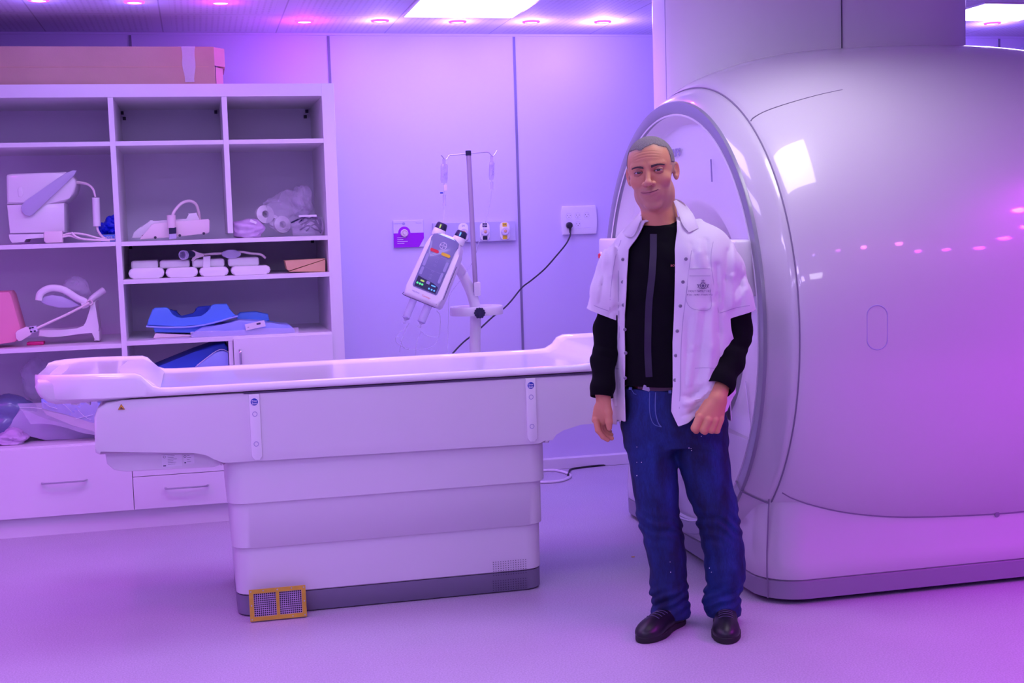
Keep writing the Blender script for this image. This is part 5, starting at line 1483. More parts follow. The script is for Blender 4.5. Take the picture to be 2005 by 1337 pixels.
TR2 = [(z, u, v, a*.80, b_*.76) for z, u, v, a, b_ in TR]
lo = (-.45, -.30, 0.02); hi = (.42, .28, 1.86)
person = thing('person', 'man in open white lab coat, black shirt and blue jeans standing by the scanner', 'person', tuple(MG))
import time as _t; _t0 = _t.time()
lo, hi = warp(np.array([lo, hi]))
V, Qd = nets(lambda P: skin_sdf(unwarp(P)), lo, hi, .0023, 1.45)
V = unwarp(V)
V = relax(V, Qd, 1, .35)
print('skin', len(V), _t.time()-_t0)
# tint: lips, stubble, brows, hands
Hh = toH(V)
base = np.tile(np.array([.66, .31, .155]), (len(V), 1))
def blend(w, c):
    global base
    base = base*(1-w[:, None])+np.array(c)[None]*w[:, None]
ishead = (Hh[:, 2] > -150) & (np.abs(Hh[:, 0]) < 110)
st_ = np.clip((-38-Hh[:, 2])/18, 0, 1)*np.clip((-Hh[:, 1]+5)/30, 0, 1)*ishead*np.clip((Hh[:, 2]+138)/16, 0, 1)
muz = np.clip(1-np.abs(Hh[:, 0])/30, 0, 1)*((Hh[:, 2] < -47) & (Hh[:, 2] > -66))
blend(np.clip(st_*.32+.15*muz*ishead, 0, .5), (.36, .25, .24))
lip = np.exp(-((Hh[:, 2]+71-.0055*Hh[:, 0]**2)/6.0)**4)*np.exp(-(Hh[:, 0]/32)**8)*(Hh[:, 1] < -84)*ishead
blend(np.clip(lip*.75, 0, 1), (.48, .17, .18))
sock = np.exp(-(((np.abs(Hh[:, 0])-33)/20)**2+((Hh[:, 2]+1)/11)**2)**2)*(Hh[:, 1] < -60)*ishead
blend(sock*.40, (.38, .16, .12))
earw = np.clip((np.abs(Hh[:, 0])-80)/6, 0, 1)*ishead
blend(earw*.5, (.78, .30, .24))
cheek = np.exp(-(((np.abs(Hh[:, 0])-46)/18)**2+((Hh[:, 2]+32)/18)**2))*(Hh[:, 1] < -30)*ishead
blend(cheek*.25, (.76, .34, .26))
nose = np.exp(-((Hh[:, 0]/15)**2+((Hh[:, 2]+38)/14)**2))*(Hh[:, 1] < -95)*ishead
blend(nose*.3, (.78, .38, .30))
def hairmask(P):
    H = toH(P); x, y, z = H[:, 0], H[:, 1], H[:, 2]
    front = 80+8*np.exp(-((x-26)/16)**2)-9*np.exp(-((x+18)/13)**2)-.012*np.abs(x)**1.6
    f1 = z-front
    side = (y+44)-.25*(z-30)+np.clip((-z+8)*1.0, -200, 0)*0
    f2 = np.minimum(side, z+38)
    f2 = np.minimum(f2, np.where(z < 12, 60-np.abs(y+14)*3.2, 60))
    nape = z+70-.25*y
    f3 = np.minimum(y-28, nape)
    return np.maximum(np.maximum(f1, np.where(z > 12, side, f2)), f3)
hm = hairmask(V)
rn = np.sin(V[:, 0]*2100+V[:, 2]*1500)*np.sin(V[:, 2]*1900-V[:, 1]*1700)
wgt = np.clip((hm+7+2*rn)/14, 0, 1)*(Hh[:, 2] > -75)*(np.abs(Hh[:, 0]) < 86+0*Hh[:, 0])*ishead*(1-earw)
blend(wgt*np.clip(.45+.4*(Hh[:, 2]-10)/60, .4, .9), (.25, .22, .21))
M['skin'] = mat('skin', (.6, .35, .26), .48, spec=.4, bump=.08, bscale=350, sss=.12)
nt = M['skin'].node_tree; at = nt.nodes.new('ShaderNodeVertexColor'); at.layer_name = 'tint'
nt.links.new(at.outputs[0], nt.nodes['Principled BSDF'].inputs['Base Color'])
mkmesh('body', V, Qd, M['skin'], person, colors=base)
# eyes
M['eye'] = mat('eye_white', (.62, .55, .56), .15, coat=.5); M['iris'] = mat('iris_brown', (.10, .05, .03), .2, coat=.6); M['pupil'] = mat('pupil', (.005, .005, .005), .1, coat=.8)
for s in (-1, 1):
    c = l2w(h2l((33*s, -76.5, 0))); look = np.array([-.10, -1, -.02]); look = look/np.linalg.norm(look)
    gz = V3((UD*look[0]+VD*look[1]+np.array([0, 0, look[2]])))
    R_ = .0130*HS
    b = NB(); bmesh.ops.create_uvsphere(b, u_segments=32, v_segments=20, radius=R_, matrix=Matrix.Translation(c)); eo = part('eye', b, M['eye'], person, angle=0)
    b = NB(); th = [math.radians(a) for a in (27, 24, 20, 14, 7, 0.5)]
    lathe(b, [((R_+.0004)*math.sin(t), (R_+.0004)*math.cos(t)) for t in th], c, gz, 28); part('iris', b, M['iris'], eo)
    b = NB(); lathe(b, [((R_+.0007)*math.sin(t), (R_+.0007)*math.cos(t)) for t in th[3:]], c, gz, 20); part('pupil', b, M['pupil'], eo)
# hair: close-cropped cap
def hair_sdf(P):
    return head_base(P)-.0014
def head_base(P):
    H = toH(P)
    d = ell(H, (0, 8, 34), (78, 97, 83)); d = smin(d, ell(H, (0, -28, 14), (70, 64, 72)), 20)
    d = smin(d, ell(H, (0, -34, -42), (59, 58, 68)), 24)
    d = smin(d, ell(H, (0, -16, -78), (56, 62, 50)), 24)
    d = d+.8*np.sin(H[:, 0]*1.3+H[:, 1]*.6)*np.sin(H[:, 1]*1.1+H[:, 2]*.9)*np.clip((H[:, 2]-40)/40, 0, 1)
    return d*HS/1000
V, Qd = nets(hair_sdf, HEAD0-.16, HEAD0+.17, .0022)
def hair_keep(P):
    H = toH(P); jit = 3.0*np.sin(H[:, 0]*1.9+H[:, 2]*1.3)*np.sin(H[:, 2]*2.1-H[:, 1]*1.7)
    m = np.maximum(hairmask(P)-2.5+jit-np.clip((40-H[:, 2])*.25, 0, 9), -9)
    return np.minimum(m, H[:, 2]-22+np.clip(H[:, 1]-20, 0, 80)+jit)/1000
V, F = clip(V, Qd, hair_keep)
M['hair'] = mat('cropped_grey_hair', (.26, .24, .235), .9, bump=1.0, bscale=420, var=.55, vscale=300)
ho = mkmesh('hair', V, F, M['hair'], person, solid=.0008, off_=-1)
# eyelids and mouth line
M['lid'] = mat('eyelid_skin', (.46, .20, .13), .5); M['lash'] = mat('dark_lash_line', (.03, .015, .02), .6); M['mouth'] = mat('mouth_line', (.13, .03, .04), .6)
for s in (-1, 1):
    for up_ in (1, -1):
        rows_ = []
        for k in range(9):
            t = k/8; row = []
            for i in range(17):
                x = -15.2+30.4*i/16; e_ = (3.5 if up_ > 0 else 3.0)*max(0, 1-(x/15.2)**2)**.8*up_-.35+.03*x*s*1.0
                z = e_*(1-t)+t*(13.2*up_)
                r_ = 14.3; q = max(r_*r_-x*x*.82-z*z*.9, 4.); row.append(h2l((33*s+x, -76.-math.sqrt(q)+(0 if t > 0 else .5), z)))
            rows_.append(row)
        b = NB(); R0 = [[b.verts.new(l2w(p)) for p in row] for row in rows_]
        for i in range(8):
            for j in range(16): b.faces.new([R0[i][j], R0[i][j+1], R0[i+1][j+1], R0[i+1][j]])
        o = part('eyelid', b, M['lid'], person, angle=0); md = o.modifiers.new('thickness', 'SOLIDIFY'); md.thickness = .0009; md.offset = 0
        if up_ > 0:
            b = NB(); tube(b, [l2w(p+np.array([0, -.0006, 0])) for p in rows_[0][1:16]], lambda t: .0004+.0005*math.sin(math.pi*t), 6, 2); part('lash_line', b, M['lash'], o)
ribbon_later = [(1254.5, 377.2), (1261, 378), (1269, 377.3), (1278, 375.3), (1285, 372.5), (1289.5, 370)]
# eyebrows: short strokes
M['brow'] = mat('dark_brow_hair', (.10, .07, .065), .8)
hs = lambda P: head_sdf(P)
def hsurf(x, z, y0=-120):
    ys = np.linspace(y0, -40, 260); P = np.array([h2l((x, y, z)) for y in ys]); d = head_sdf(P); i = np.nonzero(d < 0.0002)[0]
    return P[i[0]] if len(i) else P[-1]
for s in (-1, 1):
    b = NB(); rnd = random.Random(4+s)
    for i in range(260):
        t = rnd.random(); x = 12+38*t; z = 14.5+5.5*math.sin(t*2.4)-3*t+rnd.uniform(-3.6, 3.2)*(1-.55*t)
        a_ = hsurf(s*x, z); c_ = hsurf(s*(x+5.5), z+rnd.uniform(-.5, 2.0)*(1-t*1.6))
        n_ = np.array([0, -.0012, 0])
        tube(b, [l2w(a_), l2w((a_+c_)/2+n_), l2w(c_+n_*.4)], .00065, 4, 1)
    part('eyebrow', b, M['brow'], person)
print('head', _t.time()-_t0)

CRW = rows([(437, 1300, .045, .105, .085), (452, 1311, .04, .160, .098), (468, 1316, .035, .190, .112), (495, 1319, .02, .205, .128), (560, 1317, .01, .203, .138), (640, 1316, .01, .200, .142), (720, 1318, .01, .208, .146), (790, 1320, .01, .214, .152), (845, 1320, .01, .218, .156)])
SLR = [ML(1240, 488, .06), ML(1210, 520, .055), ML(1190, 580, .05), ML(1180, 625, .05)]
SLL = [ML(1385, 496, -.01), ML(1416, 528, -.01), ML(1435, 580, -.01), ML(1441, 632, -.01)]
CREASE = []
def addc(pts, v, depth, w):
    for a, b_ in zip(pts[:-1], pts[1:]): CREASE.append((ML(*a, v), ML(*b_, v), depth, w))
for pts, v, dp, w in (
    ([(1421, 492), (1415, 545), (1411, 606)], -.05, .007, .009), ([(1436, 480), (1432, 540), (1428, 600)], -.05, -.006, .009),
    ([(1450, 520), (1448, 560), (1447, 596)], -.04, .005, .008), ([(1458, 540), (1436, 572)], -.06, .005, .007), ([(1462, 566), (1440, 590)], -.06, -.004, .007),
    ([(1354, 478), (1358, 495), (1362, 520)], -.13, .006, .008), ([(1371, 476), (1370, 495), (1374, 520)], -.12, -.006, .009), ([(1385, 472), (1384, 500), (1388, 522)], -.11, .007, .008),
    ([(1401, 520), (1403, 580), (1407, 650), (1408, 720)], -.10, .010, .010), ([(1394, 600), (1390, 680), (1382, 750)], -.12, -.008, .010), ([(1378, 610), (1374, 680), (1366, 740)], -.13, .008, .010),
    ([(1362, 610), (1356, 680), (1347, 750)], -.13, -.006, .009), ([(1348, 620), (1343, 690), (1338, 760)], -.13, .005, .008),
    ([(1388, 760), (1368, 778), (1352, 787), (1338, 788)], -.13, -.009, .008), ([(1384, 750), (1366, 766), (1350, 774), (1336, 772)], -.13, .008, .008), ([(1372, 795), (1352, 806), (1336, 812)], -.13, .006, .007),
    ([(1213, 478), (1217, 520), (1219, 570)], -.10, .006, .007), ([(1205, 490), (1203, 540), (1203, 600)], -.08, -.006, .008), ([(1190, 520), (1180, 560), (1174, 596)], -.02, .006, .008),
    ([(1178, 545), (1170, 590)], .0, -.005, .007), ([(1204, 630), (1203, 700), (1205, 790)], -.10, -.006, .007), ([(1213, 620), (1214, 700), (1214, 800)], -.11, .006, .007),
    ([(1216, 600), (1196, 618)], -.08, .006, .007)):
    addc(pts, v, dp, w)
def coat_sdf(P):
    d = column(P, CRW, BYAW, 2.15)
    d = smin(d, cap(P, ML(1258, 479, .055), ML(1386, 480, .0), .058, .058), .06)
    d = smin(d, cap(P, ML(1304, 445, .05), ML(1304, 420, .055), .085, .070), .03)
    z = P[:, 2]; u = P[:, 0]; v = P[:, 1]
    # soft vertical folds in the skirt of the coat
    zt2 = ML(1300, 600)[2]
    k = np.clip((zt2-z)/.25, 0, 1); ang = np.arctan2(v-.02, u+.02)
    d = d+k*.0075*np.sin(ang*11+z*3)+.0022*np.sin(z*26+ang*5)+.0035*np.sin(u*62+z*21)*np.sin(z*9+1)*(v < 0)
    ar = chain(P, SLR, [.060, .062, .062, .060], .02); al = chain(P, SLL, [.056, .064, .067, .066], .02)
    dr = np.arctan2(P[:, 1]-.05, P[:, 0]-SLR[2][0]); ar = ar+.0040*np.sin(z*38+dr*2)+.0035*np.sin(dr*5+z*20)
    dl = np.arctan2(P[:, 1]+.01, P[:, 0]-SLL[2][0]); al = al+.0055*np.sin(dl*4+z*17)+.004*np.sin(z*42+u*30)
    # flatten the sleeves front to back a little
    d = smin(d, ar, .03); d = smin(d, al, .04)
    e = np.zeros(len(P))
    for a, b_, dp, w in CREASE:
        m = (P[:, 2] < max(a[2], b_[2])+3*w) & (P[:, 2] > min(a[2], b_[2])-3*w) & (P[:, 1] < .06)
        if m.any():
            Q_ = P[m]; dd = (b_-a)[[0, 2]]; q = Q_[:, [0, 2]]-a[[0, 2]]; t = np.clip((q@dd)/(dd@dd), 0, 1)
            e[m] += dp*np.exp(-(((q-t[:, None]*dd)**2).sum(1))/(w*w))
    return d+np.clip(e, -.010, .011)

# ---- black shirt
def shirt_sdf(P):
    d = column(P, [(z, u, v, a+.004, b_+.004) for z, u, v, a, b_ in TR], BYAW)
    d = smin(d, cap(P, SH_R+np.array([.02,0,-.012]), SH_L+np.array([-.015,0,-.02]), .044, .044), .045)
    d = smin(d, cap(P, NECK_LO+np.array([0, 0, -.02]), NECK_LO+np.array([0, 0, .03]), .078, .070), .03)
    ar = chain(P, [SH_R, ML(1200, 600, .05), EL_R, ML(1182, 705, .02), ML(1180, 758, -.02), ML(1180, 790, -.02)], [.046, .046, .043, .040, .037, .037], .02)
    al = chain(P, [SH_L, ML(1432, 600, -.01), ML(1438, 650, .0), ML(1428, 705, -.06), ML(1410, 750, -.13), ML(1395, 785, -.17)], [.062, .060, .060, .050, .045, .044], .02)
    wr = .0022*np.sin(P[:, 2]*150+P[:, 0]*30)*np.clip(np.sin(P[:, 2]*37+2), 0, 1)
    d = smin(d, smin(ar, al, .001)+wr, .03)
    zc_1 = ML(1300, 470)[2]; d = d+.0022*np.sin(P[:, 2]*48+P[:, 0]*55+P[:, 1]*20)*np.clip((zc_1-P[:, 2])/.08, 0, 1)
    rn_ = np.sqrt((P[:, 0]-NECK_LO[0])**2+(P[:, 1]-NECK_LO[1])**2)
    return np.where((P[:, 2] > ML(1300, 596)[2]) & (rn_ > .095), np.maximum(d, coat_sdf(P)+.0075), d)
V, Qd = nets(shirt_sdf, (-.46, -.33, .66), (.43, .28, 1.52), .0052, 1.7)
V = relax(V, Qd, 2)
NLp = ML(1290, 452, -.06)
def shirt_keep(P):
    # neckline: tilted plane through the front dip and the nape; hem; cuffs
    nf = ML(1279, 452, -.075); nr = ML(1331, 426, .01); nl = ML(1254, 433, .0)
    a_ = nr-nf; b_ = nl-nf; n_ = np.cross(a_, b_); n_ = n_/np.linalg.norm(n_)
    if n_[2] < 0: n_ = -n_
    ctr = NECK_LO; rr_ = np.sqrt((P[:, 0]-ctr[0])**2+(P[:, 1]-ctr[1])**2)
    neck = -((P-nf) @ n_)
    neck = np.where(rr_ > .11, .05, neck)
    hem = P[:, 2]-ML(1275, 759, -.11)[2]
    dr = (WR_R-EL_R)/np.linalg.norm(WR_R-EL_R); c1_ = -((P-ML(1180, 777, -.02)) @ dr)
    a1 = ML(1425, 774, -.14); a2 = ML(1385, 750, -.14); dl = ML(1405, 765, -.14)-ML(1432, 690, -.04); dl = dl/np.linalg.norm(dl)
    c2_ = -((P-ML(1405, 763, -.14)) @ dl)
    bd_ = column(P, TR, BYAW)
    isR = (P[:, 2] < EL_R[2]) & (chain(P, [EL_R, ML(1182, 705, .02), ML(1180, 758, -.02), ML(1180, 800, -.02)], [.04]*4) < bd_)
    isL = (P[:, 2] < EL_L[2]-.03) & (chain(P, [EL_L, ML(1428, 705, -.06), ML(1410, 750, -.13), ML(1395, 800, -.19)], [.045]*4) < bd_)
    k = np.where(isR, c1_, np.where(isL, c2_, np.minimum(neck, hem)))
    k = np.where(isR | isL, k, np.minimum(neck, hem))
    return k
V, F = clip(V, Qd, shirt_keep)
M['shirt'] = mat('black_knit', (.003, .0028, .005), .9, spec=.15, bump=.25, bscale=700)
mkmesh('shirt', V, F, M['shirt'], person, solid=.003)
shirt_o = bpy.data.objects['shirt']
M['ribbon'] = mat('dark_purple_ribbon', (.016, .010, .030), .5)
def ribbon(f, pts, w, off, name, m, parent, thick=.0012):
    b = NB(); P = smoothpts([(x, y, 0) for x, y in pts], 5); ctr = [march(f, p.x, p.y, off) for p in P]
    L_ = []; R_ = []
    for i, p in enumerate(P):
        t = P[min(i+1, len(P)-1)]-P[max(i-1, 0)]; t.normalize(); n_ = Vector((-t.y, t.x, 0))*w*.5
        L_.append(march(f, p.x+n_.x, p.y+n_.y, off)); R_.append(march(f, p.x-n_.x, p.y-n_.y, off))
    rings = []
    for a_, c_, d_ in zip(L_, ctr, R_):
        o_ = np.array([0, thick, 0]); rings.append([l2w(a_), l2w(c_), l2w(d_), l2w(d_+o_), l2w(c_+o_), l2w(a_+o_)])
    loft(b, rings); return part(name, b, m, parent)
ribbon(head_sdf, ribbon_later, 1.15, .0004, 'mouth_line', M['mouth'], person)
ribbon(shirt_sdf, [(1279.5, 458), (1279, 500), (1276, 545), (1271, 590), (1269, 640), (1268.5, 690), (1271, 738)], 13.5, .0062, 'placket_ribbon', M['ribbon'], shirt_o)
b = NB(); q = march(shirt_sdf, 1319.5, 520, .004); text(b, 'BOSS', .010, frame(l2w(q), V3(UD), (0, 0, 1)), .0003); part('lettering', b, M['inkred'], shirt_o, smooth=False)
print('shirt', _t.time()-_t0)

# ---- jeans
def legchain(P, lst, v):
    pts = []; rs = []
    for y, x0, x1, r in lst:
        pts.append(ML((x0+x1)/2, y, v)); rs.append(r if r else (x1-x0)*.5*.00186)
    return chain(P, pts, rs, .008)
LEG_R = [(838, 1221, 1308, .078), (910, 1232, 1326, .084), (960, 1241, 1328, 0), (1000, 1247, 1328, 0), (1012, 1249, 1330, 0), (1027, 1255, 1334, 0), (1055, 1261, 1338, 0), (1090, 1269, 1343, 0), (1123, 1274, 1344, 0), (1138, 1273, 1341, 0), (1152, 1273, 1347, 0), (1164, 1276, 1345, 0), (1173, 1281, 1341, 0), (1183, 1277, 1349, 0), (1196, 1274, 1352, 0)]
LEG_L = [(838, 1318, 1424, .092), (880, 1322, 1425, 0), (918, 1334, 1429, 0), (960, 1346, 1434, 0), (988, 1358, 1443, 0), (1003, 1365, 1444, 0), (1010, 1366, 1443, 0), (1022, 1366, 1446, 0), (1035, 1371, 1449, 0), (1046, 1376, 1451, 0), (1060, 1373, 1453, 0), (1075, 1380, 1456, 0), (1105, 1380, 1459, 0), (1130, 1382, 1458, 0), (1148, 1389, 1452, 0), (1157, 1389, 1447, 0), (1168, 1379, 1449, 0), (1178, 1377, 1449, 0), (1188, 1381, 1450, 0), (1198, 1384, 1450, 0)]
JR = rows([(757, 1305, .005, .152, .112), (790, 1318, .01, .175, .122), (830, 1322, .015, .190, .128), (868, 1324, .02, .178, .115)])
def jeans_sdf(P):
    d = column(P, JR, BYAW*.8, 2.3)
    d = smin(d, legchain(P, LEG_R, 0.), .045)
    d2 = legchain(P, LEG_L, -.005)
    d = smin(d, d2, .018)
    z = P[:, 2]; u = P[:, 0]; v = P[:, 1]
    def zz(y): return ML(1400, y)[2]
    kn = np.exp(-((z-zz(1022))/.05)**2); an = np.exp(-((z-zz(1165))/.045)**2); th = np.exp(-((z-zz(870))/.09)**2)
    w = kn*.0045*np.sin(z*150+u*75+v*40+2*np.sin(u*40))+an*.005*np.sin(z*170-u*70+v*60+1.5*np.sin(v*50+u*30))+th*.0018*np.sin(z*95+np.abs(u-.03)*70)
    w += .0012*np.sin(z*60+u*45)*np.sin(u*70+v*50+z*14)
    return d+w
V, Qd = nets(jeans_sdf, (-.40, -.28, .03), (.40, .28, .90), .0048, 1.5)
V = relax(V, Qd, 1, .4)
def jeans_keep(P):
    w = ML(1272, 757, -.11)[2]-P[:, 2]; h_ = P[:, 2]-ML(1350, 1204, 0)[2]-.0*P[:, 0]
    return np.minimum(w, h_)
V, F = clip(V, Qd, jeans_keep)
def jeans_mat():
    m = mat('blue_denim', (.012, .03, .22), .8, bump=.25, bscale=900)
    nt = m.node_tree; L = nt.links.new
    tc = nt.nodes.new('ShaderNodeTexCoord')
    mp = nt.nodes.new('ShaderNodeMapping'); mp.inputs['Scale'].default_value = (1.6, 1.6, .55)
    n = nt.nodes.new('ShaderNodeTexNoise'); n.inputs['Scale'].default_value = 7; n.inputs['Detail'].default_value = 6; n.inputs['Roughness'].default_value = .62
    L(tc.outputs['Object'], mp.inputs[0]); L(mp.outputs[0], n.inputs[0])
    mp2 = nt.nodes.new('ShaderNodeMapping'); mp2.inputs['Scale'].default_value = (420, 420, 60)
    n2 = nt.nodes.new('ShaderNodeTexNoise'); n2.inputs['Scale'].default_value = 1; n2.inputs['Detail'].default_value = 2
    L(tc.outputs['Object'], mp2.inputs[0]); L(mp2.outputs[0], n2.inputs[0])
    r = nt.nodes.new('ShaderNodeValToRGB'); r.color_ramp.elements[0].position = .38; r.color_ramp.elements[1].position = .72
    r.color_ramp.elements[0].color = (.0004, .004, .05, 1); r.color_ramp.elements[1].color = (.007, .036, .21, 1)
    L(n.outputs[0], r.inputs[0])
    mx = nt.nodes.new('ShaderNodeMix'); mx.data_type = 'RGBA'; mx.blend_type = 'OVERLAY'; mx.inputs[0].default_value = .45
    L(r.outputs[0], mx.inputs[6]); L(n2.outputs[0], mx.inputs[7]); L(mx.outputs[2], nt.nodes['Principled BSDF'].inputs['Base Color'])
    return m
M['jeans'] = jeans_mat(); M['stitch'] = mat('pale_denim_seam', (.10, .15, .36), .8); M['belt'] = mat('dark_brown_belt', (.05, .02, .03), .4)
je = mkmesh('jeans', V, F, M['jeans'], person, solid=.003, off_=-1)
ribbon(jeans_sdf, [(1284, 768), (1283, 790), (1284, 810), (1289, 828), (1295, 836)], 1.8, .002, 'fly_seam', M['stitch'], je)
ribbon(jeans_sdf, [(1272, 768), (1271.5, 790), (1273, 812), (1280, 830), (1295, 836)], 1.3, .002, 'fly_seam', M['stitch'], je)
ribbon(jeans_sdf, [(1231, 758), (1236, 762), (1241, 770), (1246, 772)], 1.2, .002, 'pocket_seam', M['stitch'], je)
for q in (((1235, 750), (1234, 763)), ((1311, 752), (1312, 770))):
    ribbon(jeans_sdf, [q[0], ((q[0][0]+q[1][0])/2, (q[0][1]+q[1][1])/2), q[1]], 6, .006, 'belt_loop', M['stitch'], je)
b = NB()
rnd = random.Random(9)
for (x, y) in ((1247, 875), (1256, 905), (1247, 905), (1247, 931), (1353, 878), (1354, 882), (1349, 877), (1312, 1100), (1313, 1120), (1389, 1112), (1393, 1120), (1373, 854)):
    q = march(jeans_sdf, x, y, .001); disc(b, l2w(q), tuple(-VD), rnd.uniform(.0012, .002), .0008, 8)
me_ = part('paint_specks', b, M['label'], je)
ribbon(shirt_sdf, [(1249, 757.5), (1262, 760), (1280, 762), (1300, 762), (1316, 760)], 7, -.002, 'belt', M['belt'], person)
b = NB(); q = march(shirt_sdf, 1266, 760, .002); box(b, -.013, .013, -.009, .009, 0, .002, .001, 1, frame(l2w(q), V3(UD)+Vector((0, 0, -.35)), (0, 0, 1))); part('belt_buckle', b, M['chrome'], person)
print('jeans', _t.time()-_t0)

# ---- shoes
M['shoe'] = mat('black_shoe_leather', (.008, .008, .012), .4, var=.1); M['sole'] = mat('black_sole', (.01, .01, .012), .7)
def shoe(heel, toe, name='shoe'):
    heel, toe = np.array(heel), np.array(toe); d_ = toe-heel; L_ = np.linalg.norm(d_); f_ = d_/L_; s_ = np.array([-f_[1], f_[0], 0])
    def fs(P):
        q = P-heel; x = q @ f_; y = q @ s_; z = q[:, 2]; R_ = np.stack([x, y, z], 1)
        d = ell(R_, (.05, 0, .045), (.065, .038, .055)); d = smin(d, ell(R_, (L_*.55, 0, .035), (.10, .042, .042)), .03)
        d = smin(d, ell(R_, (L_*.80, 0, .028), (.065, .047, .033)), .03); d = smin(d, cap(R_, (.055, 0, .05), (.045, 0, .12), .046, .05), .03)
        return smax(d, .004-z, .004)
    def so(P):
        q = P-heel; x = q @ f_; y = q @ s_; z = q[:, 2]; R_ = np.stack([x, y, z*0], 1)
        d = smin(ell(R_, (.055, 0, 0), (.064, .041, .05)), ell(R_, (L_*.72, 0, 0), (.09, .050, .05)), .04); d = smin(d, cap(R_, (.05, 0, 0), (L_*.7, 0, 0), .036, .042), .02)
        return np.maximum(d, np.abs(z-.012)-.0115)
    lo_ = np.minimum(heel, toe)-.1; hi_ = np.maximum(heel, toe)+.1; lo_[2] = -.01; hi_[2] = .18
    V, Q_ = nets(fs, lo_, hi_, .005); V, F = clip(V, Q_, lambda P: .125-P[:, 2])
    o = mkmesh(name, V, F, M['shoe'], person, solid=.003, off_=-1)
    V, Q_ = nets(so, lo_, hi_, .004); mkmesh('sole', V, Q_, M['sole'], o)
    return o, fs
def gl(x, y):
    p = PZ(x, y, 0)-MG; return np.array([p@UD, p@VD, 0.])
aR = ML(1312, 1180, 0); aL = ML(1417, 1180, 0)
hR = np.array([aR[0]+.04, .045, 0]); tR = np.array([aR[0]-.125, -.20, 0])
hL = np.array([aL[0]+.012, .05, 0]); tL = np.array([aL[0]-.03, -.235, 0])
for h_, t_ in ((hR, tR), (hL, tL)):
    so_, fs_ = shoe(h_, t_)
    b = NB(); f_ = (t_-h_)/np.linalg.norm(t_-h_); s_ = np.array([-f_[1], f_[0], 0])
    for i in range(5):
        c = h_+f_*(.12+.022*i); pts = []
        for y in (-.024, -.012, 0, .012, .024):
            zs = np.linspace(.16, .02, 140); P = np.array([[*(c+s_*y)[:2], z] for z in zs]); dd = fs_(P); k = np.nonzero(dd < 0)[0]; pts.append(l2w(P[k[0]] if len(k) else P[-1]))
        tube(b, pts, .0025, 6, 3)
    part('laces', b, M['ink'], so_)
print('shoes', _t.time()-_t0)

# ---- lab coat
V, Qd = nets(coat_sdf, (-.48, -.36, .60), (.45, .32, 1.56), .0048, 1.8)
V = relax(V, Qd, 2)
def pl(pts, v):
    Q_ = sorted([tuple(ML(x, y, v)[[2, 0]]) for x, y in pts]); return np.array(Q_)
ER = pl([(1256, 400), (1254, 430), (1246, 452), (1238, 478), (1233, 543), (1229, 615), (1228.5, 700), (1228, 760), (1229, 840)], -.13)
EL = pl([(1338, 400), (1331, 428), (1330, 453), (1324, 489), (1322, 543), (1320, 600), (1317, 669), (1318, 755), (1314.5, 805), (1328, 834), (1331, 845)], -.13)
HEM = np.array(sorted([(ML(x, y, -.13)[0], ML(x, y, -.13)[2]) for x, y in [(1150, 828), (1207, 832), (1229, 832.5), (1300, 833), (1328, 833), (1345, 825), (1357, 815), (1380, 800), (1410, 812), (1425, 806), (1440, 780), (1450, 770), (1480, 765)]]))
def coat_keep(P):
    u, v, z = P[:, 0], P[:, 1], P[:, 2]
    r_ = np.interp(z, ER[:, 0], ER[:, 1]); l_ = np.interp(z, EL[:, 0], EL[:, 1])
    mid = (r_+l_)/2; half = (l_-r_)/2
    opening = np.abs(u-mid)-half
    front = v-(-.02)
    op = np.maximum(opening, front)
    hemz = np.interp(u, HEM[:, 0], HEM[:, 1]); hem = z-np.where(v < .0, hemz, ML(1300, 820, .1)[2])
    ctr = ML(1302, 430, .05)
    neck = np.sqrt((u-ctr[0])**2+(v-ctr[1])**2)-.078
    zn = ML(1302, 428, .05)[2]
    neck = np.maximum(neck, zn-z)
    top_ = ML(1302, 412, .05)[2]-z
    body_ = column(P, CRW, BYAW, 2.15)
    ar = chain(P, SLR, [.060, .062, .062, .060]); al = chain(P, SLL, [.064, .068, .068, .066])
    h1, h2 = ML(1159, 608, .05), ML(1193, 621, .05); dd = h2-h1; nr = np.array([dd[2], 0, -dd[0]]); nr = nr/np.linalg.norm(nr)
    if nr[2] > 0: nr = -nr
    sr = -((P-(h1+h2)/2) @ nr)
    h1, h2 = ML(1411, 624, -.01), ML(1473, 606, -.01); dd = h2-h1; nl_ = np.array([dd[2], 0, -dd[0]]); nl_ = nl_/np.linalg.norm(nl_)
    if nl_[2] > 0: nl_ = -nl_
    sl = -((P-(h1+h2)/2) @ nl_)
    er = np.maximum(sr, (ar-body_)*.7-.0); el_ = np.maximum(sl, (al-body_)*.7)
    er = np.where(u < 0, er, 1.); el_ = np.where(u > 0, el_, 1.)
    return np.minimum.reduce([op, hem, neck, top_, er, el_])
V, F = clip(V, Qd, coat_keep)
M['coat'] = mat('white_cotton_coat', (.80, .78, .82), .75, bump=.12, bscale=500, sheen=.2, var=.015)
co = mkmesh('lab_coat', V, F, M['coat'], person, solid=.0035, off_=1)
cs = lambda P: coat_sdf(P)
